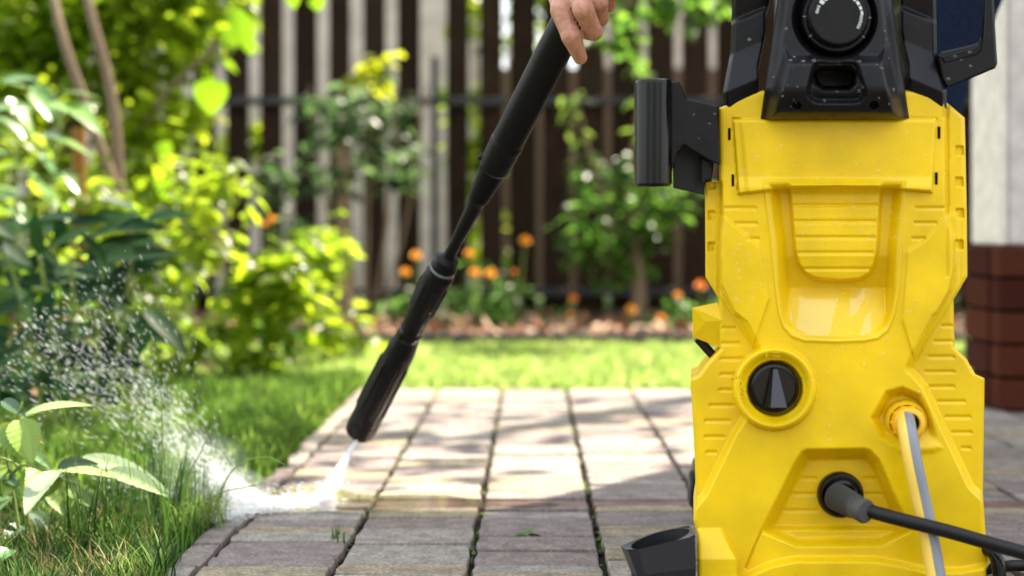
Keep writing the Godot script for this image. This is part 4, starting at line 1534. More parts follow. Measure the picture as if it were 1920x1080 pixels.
func build_grass() -> void:
	var cols := [Color(0.27, 0.39, 0.08), Color(0.33, 0.45, 0.10), Color(0.2, 0.31, 0.05), Color(0.42, 0.47, 0.17)]
	var t1 := []
	for k in 4:
		t1.append([tuft(14, 0.05, 0.0016, 0.9, 100 + k), [], []])
	for i in 9500:      # far lawn
		var x := rng.randf_range(-1.6, 1.5)
		var z := rng.randf_range(3.115, 4.32)
		var q := t1[i % 4] as Array
		q[1].append(Transform3D(Basis(Vector3.UP, rng.randf() * TAU).scaled(Vector3(1, rng.randf_range(0.6, 1.0), 1) * rng.randf_range(0.7, 1.05)), Vector3(x, -0.012, -z)))
		q[2].append(shade(cols))
	for i in 5200:      # along the left of the paving
		var z := rng.randf_range(1.85, 3.2)
		var x := -0.318 - rng.randf() * rng.randf() * 1.6 + rng.randf_range(-0.005, 0.014)
		var q := t1[i % 4] as Array
		q[1].append(Transform3D(Basis(Vector3.UP, rng.randf() * TAU).scaled(Vector3.ONE * rng.randf_range(0.7, 1.5)), Vector3(x, -0.012, -z)))
		q[2].append(shade([Color(0.05, 0.11, 0.015), Color(0.08, 0.16, 0.02), Color(0.16, 0.25, 0.035)]))
	var lawn := get_node("lawn")
	for k in 4:
		many("lawn_grass", t1[k][0], mats.grass, t1[k][1], t1[k][2], lawn)
	# long rough grass close by, at the lower left
	var dark := [Color(0.022, 0.06, 0.010), Color(0.035, 0.085, 0.012), Color(0.06, 0.12, 0.018), Color(0.015, 0.04, 0.008)]
	for k in 4:
		var m := tuft(11, [0.045, 0.06, 0.08, 0.05][k], 0.0011, [0.7, 0.9, 0.6, 1.1][k], 200 + k, 4)
		var spots := []
		var tints := []
		for i in [2100, 1500, 420, 1500][k]:
			var z := rng.randf_range(1.28, 2.0)
			var x := -0.322 - rng.randf() * 0.6 + rng.randf_range(0.0, 0.014)
			var patch := 0.5 + 0.5 * sin(x * 31.0 + 2.0) * sin(z * 23.0 + x * 9.0)
			var s := rng.randf_range(0.35, 1.0) * lerpf(0.55, 1.25, patch)
			spots.append(Transform3D(Basis(Vector3.UP, rng.randf() * TAU).scaled(Vector3(1, 1, 1) * s), Vector3(x, -0.014, -z)))
			tints.append(shade((dark if patch < 0.6 or rng.randf() < 0.4 else [Color(0.09, 0.17, 0.02), Color(0.14, 0.22, 0.03)]) if rng.randf() < 0.9 else [Color(0.24, 0.17, 0.06), Color(0.3, 0.24, 0.1)]))
		many("rough_grass", m, mats.rough_grass, spots, tints, lawn)
	# taller clump leaning over the paving's edge
	var tall := tuft(9, 0.15, 0.0013, 0.55, 301, 5)
	var g := thing("grass_clump", "tall dark grass clump leaning over the near left edge of the paving", "grass", at(330, 1000, 1.66))
	var spots := []
	var tints := []
	for i in 26:
		var z := rng.randf_range(1.55, 1.85)
		spots.append(Transform3D(Basis(Vector3.UP, rng.randf() * TAU).scaled(Vector3.ONE * rng.randf_range(0.45, 0.95)), Vector3(rng.randf_range(-0.43, -0.325), -0.012, -z) - g.position))
		tints.append(shade(dark + [Color(0.09, 0.2, 0.02)]))
	many("blades", tall, mats.rough_grass, spots, tints, g)
	for b in [[440, 905, 505, 858, 1.80, 0.02], [360, 1010, 400, 990, 1.66, 0.004], [345, 1032, 362, 1060, 1.58, 0.002], [385, 1000, 480, 1018, 1.60, 0.003]]:
		pass

func build_litter() -> void:
	var chip := leaf_mesh(0.045, 0.03, 0.5, -0.4, 3)
	var spots := []
	var tints := []
	for i in 1500:
		var x := rng.randf_range(-1.5, 1.5)
		var z := 4.36 + rng.randf() * rng.randf() * 1.0
		spots.append(Transform3D(Basis.from_euler(Vector3(rng.randf_range(-0.8, 0.8), rng.randf() * TAU, rng.randf_range(-0.8, 0.8))).scaled(Vector3.ONE * rng.randf_range(0.4, 1.0)), Vector3(x, 0.012 + rng.randf() * 0.025, -z)))
		tints.append(shade([Color(0.25, 0.1, 0.05), Color(0.4, 0.22, 0.13), Color(0.16, 0.07, 0.03), Color(0.5, 0.36, 0.24)]))
	var o := many("leaf_litter", chip, mats.litter, spots, tints, self)
	tag(o, "brown fallen leaves and bark strewn over the flower bed", "leaf litter")
	spots = []
	tints = []
	for i in 22:
		spots.append(Transform3D(Basis.from_euler(Vector3(rng.randf_range(-0.5, 0.5), rng.randf() * TAU, rng.randf_range(-0.5, 0.5))).scaled(Vector3.ONE * rng.randf_range(0.4, 0.8)), Vector3(rng.randf_range(-0.95, -0.55), 0.03, -rng.randf_range(2.5, 3.3))))
		tints.append(shade([Color(0.42, 0.26, 0.14), Color(0.5, 0.36, 0.2)]))
	o = many("fallen_leaves", chip, mats.litter, spots, tints, self)
	tag(o, "tan fallen leaves on the lawn under the left shrubs", "leaf litter")

func stem(pts: Array, r0: float, r1: float, mt: Material, parent: Node, called := "stem") -> void:
	var sp := spline(pts, 5)
	var rr := []
	for i in sp.size():
		rr.append(lerpf(r0, r1, float(i) / (sp.size() - 1)))
	part(called, tube(sp, rr, 8), mt, parent)

func build_plants() -> void:
	var lime := [Color(0.22, 0.33, 0.010), Color(0.28, 0.38, 0.012), Color(0.12, 0.22, 0.010), Color(0.36, 0.42, 0.03)]
	var mid := [Color(0.06, 0.14, 0.02), Color(0.1, 0.2, 0.03), Color(0.15, 0.25, 0.04)]
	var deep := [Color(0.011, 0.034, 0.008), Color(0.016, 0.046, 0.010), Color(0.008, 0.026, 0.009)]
	var lf := leaf_mesh(1.0, 0.62, 0.25, 0.25, 4)
	var narrow := leaf_mesh(1.0, 0.4, 0.2, 0.3, 4)
	# 1. the young tree on the left
	var z := 3.7
	var t := thing("garden_tree", "slender multi-stemmed tree with lime green leaves filling the upper left", "tree", at(190, 640, z))
	t.position.y = 0.0
	var q := func(u: float, v: float, zz: float) -> Vector3: return at(u, v, zz) - t.position
	stem([q.call(240, 690, z - 0.45), q.call(236, 440, z - 0.45), q.call(225, 380, z - 0.45), q.call(165, 210, z - 0.45), q.call(110, 40, z - 0.45), q.call(80, -150, z - 0.3)], 0.014, 0.008, mats.bark, t)
	stem([q.call(232, 690, z - 0.4), q.call(222, 320, z - 0.4), q.call(205, 160, z - 0.4), q.call(165, 0, z - 0.4), q.call(140, -200, z - 0.3)], 0.014, 0.008, mats.bark, t)
	stem([q.call(222, 320, z + 0.1), q.call(300, 190, z), q.call(380, 110, z - 0.1), q.call(450, 50, z - 0.15)], 0.007, 0.003, mats.bark, t, "branch")
	var cl := []
	for c in [[40, 60, 110], [140, 40, 110], [250, 40, 100], [340, 60, 80], [60, 170, 90], [180, 150, 80], [280, 150, 80], [350, 210, 50], [30, 260, 70], [240, 250, 70], [300, 240, 60], [120, 300, 60], [260, 330, 55], [180, 370, 50], [420, 40, 50], [380, -60, 110], [200, -100, 160], [20, -80, 150], [-80, 100, 150], [-100, 250, 120], [290, 345, 50], [230, 395, 45]]:
		var zz := z + rng.randf_range(-0.2, 0.6)
		cl.append([at(c[0], c[1], zz) - t.position, c[2] * zz / FL])
	crown("crown", lf, mats.leaf, cl, 3600, Vector2(0.035, 0.075), lime, t)
	for l in [[395, 145, 395, 218, 66, 3.3], [443, 25, 474, 105, 45, 3.3], [428, 20, 470, 60, 40, 3.35], [415, 55, 445, 90, 36, 3.4], [590, -10, 600, 22, 34, 3.5], [545, -20, 553, 18, 30, 3.6], [310, 330, 305, 375, 36, 3.5], [300, 265, 318, 300, 34, 3.5]]:
		face_leaf(t, at(l[0], l[1], l[5]), at(l[2], l[3], l[5] + 0.01), l[4] * l[5] / FL, mats.leaf, Color(0.17, 0.31, 0.012), Vector3(0.15, 0.25, 1.0))
	# 2. orange stake beside it
	var sk := part("wooden_stake", tube([Vector3(0, -0.02, 0), Vector3(0.0, 0.3, 0), Vector3(-0.003, 0.51, 0.0)], [0.014, 0.014, 0.013], 10), mats.stake, self)
	sk.position = at(150, 640, 3.15)
	sk.position.y = 0.0
	tag(sk, "orange wooden stake standing among the leaves on the left", "stake")
	# 3. glossy pale leaves at the far left edge
	var p3 := thing("glossy_shrub", "shrub with broad glossy leaves shining white at the far left", "shrub", at(30, 700, 3.0))
	p3.position.y = 0.0
	for i in 70:
		var u := rng.randf_range(-150, 120)
		var v := rng.randf_range(140, 430)
		var a := rng.randf_range(-0.5, 1.0)
		var ln := rng.randf_range(45, 95)
		var zz := 2.9 + rng.randf_range(-0.15, 0.25)
		face_leaf(p3, at(u, v, zz), at(u + cos(a) * ln, v + sin(a) * ln, zz + rng.randf_range(-0.06, 0.02)), ln * 0.45 * zz / FL, mats.leaf_gloss, shade(mid), Vector3(rng.randf_range(-0.4, 0.4), 1.0, rng.randf_range(-0.1, 0.5)))
	for i in 4:
		stem([Vector3(-0.02 + i * 0.02, 0, 0), Vector3(-0.1 + i * 0.05, 0.25, 0), Vector3(-0.15 + i * 0.08, 0.55, 0.02)], 0.006, 0.003, mats.stem, p3)
	# 4. the dark-leaved plant
	var p4 := thing("dark_leaf_plant", "plant with long dark green leaves in shade at middle left", "shrub", at(130, 850, 2.35))
	p4.position.y = 0.0
	for l in [[170, 492, 334, 452], [160, 488, 275, 425], [150, 500, 250, 505], [135, 470, 190, 425], [120, 470, 105, 385], [80, 480, 55, 390], [60, 500, -30, 430], [110, 520, 20, 520], [140, 530, 250, 560], [100, 540, 60, 640], [180, 560, 270, 600], [220, 600, 330, 615], [60, 560, -40, 590], [180, 600, 220, 680], [90, 600, 0, 650], [200, 520, 300, 490], [30, 450, -40, 400], [240, 610, 340, 640], [270, 580, 360, 655], [50, 640, -20, 690], [130, 640, 180, 700], [200, 500, 160, 430], [40, 540, 70, 600], [290, 600, 250, 670]]:
		var zz := 2.3 + rng.randf_range(-0.1, 0.15)
		var ln := Vector2(l[2] - l[0], l[3] - l[1]).length()
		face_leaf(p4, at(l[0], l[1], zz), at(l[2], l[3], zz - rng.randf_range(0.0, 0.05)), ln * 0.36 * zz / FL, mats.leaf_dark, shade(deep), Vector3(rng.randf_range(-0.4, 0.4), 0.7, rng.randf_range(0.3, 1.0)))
	for i in 130:
		var u := rng.randf_range(-80, 270)
		var v := rng.randf_range(420, 760) - u * 0.10
		var a := rng.randf_range(-0.9, 0.9) + (PI if rng.randf() < 0.35 else 0.0)
		var ln := rng.randf_range(50, 115)
		var zz := 2.4 + rng.randf_range(-0.08, 0.22)
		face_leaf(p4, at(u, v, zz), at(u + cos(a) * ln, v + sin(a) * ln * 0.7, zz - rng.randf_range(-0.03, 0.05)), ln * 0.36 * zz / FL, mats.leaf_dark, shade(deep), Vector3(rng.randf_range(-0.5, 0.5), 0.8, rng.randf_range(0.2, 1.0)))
	for i in 5:
		stem([Vector3(-0.04 + i * 0.02, 0, 0), Vector3(-0.05 + i * 0.03, 0.12, 0), Vector3(-0.08 + i * 0.045, 0.27, 0.03)], 0.005, 0.0025, mats.stem, p4)
	# 5. sunlit shrubs between the tree and the lawn
	var n5 := 0
	for s in [[330, 500, 3.2, 0.20, "sunlit yellow-green shrub in front of the fence, left of the wooden post"], [550, 540, 3.75, 0.17, "low leafy shrub with pale yellow-green foliage beside the wooden post"], [130, 620, 2.9, 0.22, "low bushy shrub behind the dark-leaved plant, bright with sun"], [430, 600, 3.25, 0.15, "lime green low shrub at the lawn's left edge"], [60, 470, 3.3, 0.28, "tall leafy shrub at the far left edge, below the young tree"], [260, 470, 3.5, 0.2, "loose green shrub standing under the young tree's stems"]]:
		var p := thing("low_shrub", s[4], "shrub", at(s[0], 430.0 + EYE * FL / s[2], s[2]))
		p.position.y = 0.0
		var c5 := []
		var r: float = s[3]
		var hh: float = EYE - (s[1] - 430.0) * s[2] / FL
		for i in 9:
			c5.append([Vector3(rng.randf_range(-1, 1) * r, maxf(0.04, hh + rng.randf_range(-1.0, 1.0) * r), rng.randf_range(-0.6, 0.6) * r), r * rng.randf_range(0.2, 0.5)])
		crown("foliage", lf, mats.leaf, c5, 460, Vector2(0.022, 0.055), lime if n5 in [0, 1, 3] else mid + lime, p, 0.8)
		for i in 4:
			stem([Vector3(rng.randf_range(-0.03, 0.03), 0, 0), Vector3(rng.randf_range(-0.6, 0.6) * r, hh * 0.6, rng.randf_range(-0.2, 0.2) * r), Vector3(rng.randf_range(-0.9, 0.9) * r, hh + r * 0.3, 0)], 0.005, 0.002, mats.stem, p)
		n5 += 1
	# 6. the airy bush before the fence, left of the lance
	var p6 := thing("airy_bush", "tall airy bush with small grey-green leaves before the fence, left of the lance", "shrub", at(690, 620, 4.9))
	p6.position.y = 0.0
	var c6 := []
	for c in [[650, 210, 60], [720, 200, 60], [690, 270, 70], [620, 250, 50], [760, 280, 40], [640, 320, 50], [590, 200, 35], [750, 210, 35], [700, 150, 35], [590, 330, 40], [530, 330, 45], [560, 440, 50], [500, 360, 40], [740, 340, 40]]:
		c6.append([at(c[0], c[1], 4.9 + rng.randf_range(-0.15, 0.15)) - p6.position, c[2] * 4.9 / FL])
	crown("foliage", lf, mats.leaf, c6, 560, Vector2(0.03, 0.06), [Color(0.08, 0.15, 0.05), Color(0.13, 0.2, 0.07), Color(0.06, 0.11, 0.03)], p6)
	crown("young_leaves", lf, mats.leaf, [[at(690, 135, 4.88) - p6.position, 0.05], [at(715, 120, 4.88) - p6.position, 0.04]], 26, Vector2(0.05, 0.075), [Color(0.4, 0.42, 0.015), Color(0.35, 0.4, 0.02)], p6)
	for i in 5:
		stem([Vector3(-0.05 + i * 0.02, 0, 0), Vector3(-0.12 + i * 0.06, 0.35, 0), Vector3(-0.18 + i * 0.09, 0.75, 0)], 0.007, 0.003, mats.bark, p6)
	# 7. the round shrub right of the lance
	var p7 := thing("round_shrub", "round green shrub on a short stem before the fence, left of the washer", "shrub", at(1190, 615, 4.95))
	p7.position.y = 0.0
	var c7 := []
	for c in [[1120, 350, 50], [1180, 340, 55], [1240, 360, 50], [1110, 420, 55], [1180, 420, 60], [1230, 430, 45], [1130, 490, 50], [1190, 480, 40], [1070, 460, 30], [1270, 390, 30], [1290, 340, 35]]:
		c7.append([at(c[0], c[1], 4.95 + rng.randf_range(-0.12, 0.12)) - p7.position, c[2] * 4.95 / FL])
	crown("foliage", lf, mats.leaf, c7, 520, Vector2(0.03, 0.06), [Color(0.05, 0.13, 0.02), Color(0.09, 0.2, 0.03), Color(0.14, 0.26, 0.03)], p7)
	var c8 := []
	for c in [[1075, 185, 25], [1085, 235, 22], [1205, 120, 26], [1215, 190, 26], [1225, 250, 22], [1095, 290, 22], [1190, 250, 20]]:
		c8.append([at(c[0], c[1], 4.95) - p7.position, c[2] * 4.95 / FL])
	crown("sprigs", narrow, mats.leaf, c8, 70, Vector2(0.04, 0.065), [Color(0.12, 0.22, 0.03), Color(0.18, 0.26, 0.03)], p7)
	stem([Vector3(0, 0, 0), Vector3(0.01, 0.2, 0), Vector3(-0.02, 0.42, 0), Vector3(0.03, 0.8, 0)], 0.016, 0.004, mats.bark, p7)
	stem([Vector3(0, 0.2, 0), Vector3(-0.1, 0.4, 0), Vector3(-0.18, 0.72, 0)], 0.008, 0.003, mats.bark, p7)
	# 8. leaves hanging in behind the hand, and greenery beyond the fence
	var p8 := thing("overhanging_branch", "leafy branch hanging in at the top behind the hand", "branch", at(1250, -120, 4.6))
	var c9 := []
	for c in [[1140, 10, 40], [1190, 30, 40], [1170, 90, 35], [1240, 10, 35], [1290, 20, 35], [1110, 60, 25], [1230, -60, 90], [1330, 0, 40]]:
		c9.append([at(c[0], c[1], 4.6 + rng.randf_range(-0.1, 0.1)) - p8.position, c[2] * 4.6 / FL])
	crown("foliage", lf, mats.leaf, c9, 210, Vector2(0.04, 0.08), [Color(0.1, 0.22, 0.03), Color(0.16, 0.29, 0.03)], p8)
	stem([at(1700, -420, 5.0) - p8.position, at(1400, -200, 4.7) - p8.position, at(1240, -40, 4.6) - p8.position, at(1140, 30, 4.6) - p8.position], 0.016, 0.003, mats.bark, p8)
	for s in [[888, 300, 6.6, 200.0, "bush glowing yellow-green through the fence gap beside the lance"], [950, -30, 6.6, 130.0, "leafy bush top seen through the fence gap above the lance"], [1800, 120, 6.4, 260.0, "sunlit bush beyond the fence, between the trousers and the house"], [420, 120, 6.6, 220.0, "green bush beyond the fence behind the left tree"]]:
		var p := thing("far_bush", s[4], "shrub", at(s[0], 430.0 + EYE * FL / s[2], s[2]))
		p.position.y = 0.0
		var c5 := []
		var k: float = s[2] / FL
		var wide := 22.0 if s[0] == 888 else 60.0
		for i in 12:
			c5.append([at(s[0] + rng.randf_range(-1, 1) * wide, s[1] + rng.randf_range(-1, 1) * s[3], s[2] + rng.randf_range(-0.2, 0.2)) - p.position, rng.randf_range(24, 50) * k])
		crown("foliage", lf, mats.leaf, c5, 300, Vector2(0.05, 0.11), lime, p)
		stem([Vector3.ZERO, Vector3(0.02, 0.6, 0), Vector3(0, 1.1, 0)], 0.012, 0.005, mats.bark, p)
	var hd := thing("tall_hedge", "tall clipped hedge on the far side of the terrace, behind the viewer", "hedge", Vector3(0, 0, 5.5))
	var ch := []
	for i in 60:
		ch.append([Vector3(rng.randf_range(-7, 7), rng.randf_range(0.2, 2.4), rng.randf_range(-0.3, 0.4)), 0.6])
	crown("foliage", lf, mats.leaf_dark, ch, 6000, Vector2(0.12, 0.22), mid, hd)
	for i in 7:
		stem([Vector3(i * 2.0 - 6.0, 0, 0.2), Vector3(i * 2.0 - 6.0, 1.2, 0.2), Vector3(i * 2.0 - 5.9, 2.2, 0.2)], 0.04, 0.02, mats.bark, hd, "trunk")
	# 9. a tree standing behind the house corner, out of the picture, dappling the paving
	var t9 := thing("shade_tree", "tree behind the house corner whose crown dapples the paving with shade", "tree", Vector3(2.1, 0, -5.2))
	stem([Vector3.ZERO, Vector3(0.0, 1.5, 0), Vector3(-0.3, 2.6, 0.3), Vector3(-0.8, 3.3, 1.0)], 0.09, 0.03, mats.bark, t9, "trunk")
	stem([Vector3(0, 1.6, 0), Vector3(0.3, 2.6, 0.2), Vector3(0.1, 3.4, 0.6)], 0.06, 0.02, mats.bark, t9, "branch")
	var ct := []
	for i in 16:
		ct.append([Vector3(rng.randf_range(-1.5, 0.2), rng.randf_range(2.7, 3.8), rng.randf_range(0.7, 1.35)), rng.randf_range(0.16, 0.34)])
	crown("crown", lf, mats.leaf, ct, 260, Vector2(0.06, 0.1), lime, t9)

func face_leaf(parent: Node3D, a: Vector3, b: Vector3, wid: float, mt: StandardMaterial3D, col: Color, up: Vector3, n := 6, serr := 0.0, veins := 0.0, across := 1, curl := 0.2, fold := 0.25) -> MeshInstance3D:
	# one leaf from its base a to its tip b; its colour is in its corners
	var ln := (b - a).length()
	var o := part("leaf", leaf_mesh(ln, wid, fold, curl, n, serr, veins, across, col), mt, parent)
	o.transform = Transform3D(aim(b - a, up), a - parent.position)
	return o

func build_flowers() -> void:
	var lf := leaf_mesh(1.0, 0.4, 0.2, 0.3, 4)
	var data := [
		["marigold_plant", "bushy marigold plant with orange flowers, middle of the bed right of the lance", 940, 4.75, 0.16, [[985, 452, 1.0], [890, 512, 1.0], [920, 514, 1.0], [880, 476, 0.8], [1075, 560, 0.8], [965, 510, 0.5]], 520],
		["marigold_plant", "marigold plant with orange flowers half hidden behind the lance", 780, 4.8, 0.10, [[780, 480, 1.0], [760, 511, 0.9], [872, 606, 0.9], [805, 640, 0.6]], 540],
		["marigold_plant", "small marigold with one orange flower under the round shrub", 1180, 4.7, 0.06, [[1184, 581, 0.95], [1070, 590, 0.6], [1242, 615, 0.7]], 600],
		["marigold_plant", "marigold plant with orange flowers beside the washer's left edge", 1300, 4.7, 0.09, [[1313, 536, 1.0], [1271, 554, 0.7], [1240, 596, 0.7]], 560],
		["zinnia_plant", "yellow and orange flowered plant above the sunlit shrub beside the fence", 520, 3.9, 0.08, [[511, 411, 0.6], [496, 420, 0.5]], 480]]
	for d in data:
		var z: float = d[3]
		var p := thing(d[0], d[1], "flowers", at(d[2], 600, z))
		p.position.y = 0.0
		var cl := []
		var r: float = d[4]
		var top: float = EYE - (d[6] - 430.0) * z / FL
		for i in 10:
			cl.append([Vector3(rng.randf_range(-1.1, 1.1) * r, rng.randf_range(0.2, 1.0) * top, rng.randf_range(-0.5, 0.5) * r), r * rng.randf_range(0.25, 0.42)])
		crown("foliage", lf, mats.leaf, cl, int(1800 * r), Vector2(0.025, 0.05), [Color(0.05, 0.13, 0.02), Color(0.09, 0.2, 0.03), Color(0.12, 0.24, 0.04)], p, 0.6)
		for f in d[5]:
			var c := at(f[0], f[1], z - 0.05) - p.position
			stem([Vector3(c.x * 0.5, 0, 0), Vector3(c.x * 0.8, c.y * 0.5, c.z * 0.7), c], 0.003, 0.002, mats.stem, p)
			f[2] *= 0.66
			var head := SurfaceTool.new()
			head.begin(Mesh.PRIMITIVE_TRIANGLES)
			var tone: Color = [Color(0.85, 0.36, 0.01), Color(0.88, 0.42, 0.012), Color(0.8, 0.28, 0.01)][rng.randi_range(0, 2)]
			var pm := leaf_mesh(0.026 * f[2], 0.02 * f[2], 0.1, 0.15, 3, 0.0, 0.0, 1, tone)
			for ring in 3:
				for i in 11 - ring * 2:
					var e := Basis(Vector3.UP, TAU * i / (11 - ring * 2) + ring) * Basis(Vector3.RIGHT, 0.15 + ring * 0.5)
					head.append_from(pm, 0, Transform3D(Basis(Vector3.RIGHT, 0.7) * e, Vector3.ZERO))
			var o := part("flower_head", head.commit(), mats.petal, p)
			o.position = c

func build_seedling() -> void:
	# the plant at the lower left, in focus
	var z := 1.62
	var p := thing("leafy_seedling", "young plant with broad toothed sunlit leaves at the lower left", "plant", at(40, 1005, z))
	p.position.y = -0.01
	var lime := Color(0.15, 0.24, 0.012)
	var pale := Color(0.21, 0.27, 0.13)
	var dk := Color(0.03, 0.075, 0.02)
	var L := func(u0: float, v0: float, z0: float, u1: float, v1: float, z1: float, w: float, c: Color, up: Vector3, curl := 0.15, fold := 0.3) -> void:
		face_leaf(p, at(u0, v0, z0), at(u1, v1, z1), w * z / FL, mats.leaf_thick, c, up, 24, 0.10, 0.0008, 3, curl, fold)
	L.call(34, 790, 1.62, 152, 726, 1.60, 40.0, Color(0.28, 0.38, 0.13), Vector3(-0.5, 1.0, 0.25), 0.32, 0.35)
	L.call(36, 786, 1.6, 60, 866, 1.575, 58.0, lime, Vector3(0.4, 0.4, 1.0))
	L.call(10, 800, 1.62, 42, 862, 1.61, 40.0, Color(0.14, 0.25, 0.02), Vector3(-0.2, 0.4, 1.0))
	L.call(28, 795, 1.64, -30, 850, 1.62, 40.0, Color(0.26, 0.32, 0.015), Vector3(-0.3, 0.5, 1.0))
	L.call(56, 800, 1.64, 80, 828, 1.62, 16.0, Color(0.3, 0.3, 0.02), Vector3(0.2, 0.5, 1.0))
	L.call(112, 884, 1.60, 218, 884, 1.56, 36.0, Color(0.24, 0.32, 0.10), Vector3(0.0, 1.0, 0.20), 0.1)
	L.call(200, 882, 1.60, 312, 914, 1.55, 40.0, Color(0.15, 0.21, 0.085), Vector3(0.0, 1.0, 0.55), 0.15)
	L.call(150, 858, 1.66, 312, 890, 1.60, 46.0, pale, Vector3(0.1, 1.0, 0.50), 0.2)
	L.call(108, 876, 1.62, 186, 866, 1.63, 30.0, dk, Vector3(0.0, 0.6, 1.0))
	L.call(106, 882, 1.60, 40, 944, 1.53, 58.0, Color(0.24, 0.30, 0.17), Vector3(-0.3, 1.0, 0.55), 0.2)
	L.call(108, 886, 1.60, 88, 930, 1.585, 30.0, lime, Vector3(0.5, 0.4, 1.0))
	L.call(112, 890, 1.60, 150, 903, 1.58, 18.0, Color(0.3, 0.36, 0.2), Vector3(0.0, 1.0, 0.6))
	L.call(10, 870, 1.62, -40, 900, 1.6, 40.0, lime, Vector3(0, 0.6, 1.0))
	L.call(30, 890, 1.62, 5, 930, 1.6, 34.0, lime, Vector3(0.2, 0.4, 1.0))
	L.call(70, 880, 1.63, 40, 915, 1.6, 34.0, Color(0.16, 0.27, 0.015), Vector3(0.2, 0.6, 1.0))
	L.call(20, 1030, 1.5, -20, 1055, 1.47, 40.0, Color(0.06, 0.16, 0.05), Vector3(0, 1, 0.5))
	for l in [[60, 960, 100, 990, 30], [20, 930, -20, 965, 34], [90, 930, 130, 965, 26], [40, 985, 5, 1010, 30], [130, 915, 170, 945, 26], [5, 750, 45, 775, 24], [60, 850, 95, 872, 22], [-10, 880, 30, 905, 30], [75, 905, 60, 950, 26]]:
		L.call(l[0], l[1], 1.63, l[2], l[3], 1.60, l[4], [dk, Color(0.06, 0.13, 0.02), Color(0.1, 0.17, 0.02)][int(l[4]) % 3], Vector3(rng.randf_range(-0.4, 0.4), 0.7, rng.randf_range(0.3, 1.0)))
	var q := func(u: float, v: float, zz: float) -> Vector3: return at(u, v, zz) - p.position
	stem([Vector3.ZERO, q.call(20, 900, 1.63), q.call(12, 840, 1.63), q.call(26, 800, 1.62), q.call(38, 768, 1.61), q.call(42, 752, 1.61)], 0.0022, 0.0011, mats.stem, p)
	stem([q.call(18, 900, 1.63), q.call(40, 872, 1.62), q.call(80, 880, 1.61), q.call(112, 884, 1.60)], 0.0017, 0.0012, mats.stem, p)
	stem([q.call(-60, 860, 1.63), q.call(0, 858, 1.62), q.call(40, 876, 1.62)], 0.0014, 0.001, mats.stem, p)
	# bent grass blades reaching over the paving
	var g := thing("bent_grass", "long grass blades bending over the paving beside the spray", "grass", at(400, 960, 1.72))
	g.position.y = -0.01
	for b in [[[395, 975], [430, 890], [470, 862], [505, 858], [535, 872]], [[372, 985], [402, 930], [470, 912], [500, 905]], [[340, 1000], [372, 1004], [420, 1010], [480, 1016]], [[338, 1010], [345, 1030], [352, 1050], [362, 1062]], [[150, 1000], [140, 880], [125, 790], [112, 740]], [[300, 990], [305, 860], [303, 760], [300, 725]], [[330, 985], [350, 900], [375, 850], [400, 800]]]:
		var ctrl := []
		for i in b.size():
			ctrl.append(at(b[i][0], b[i][1], 1.66 - 0.012 * i) - g.position)
		stem(ctrl, 0.0011, 0.0004, mats.stem, g, "blade")

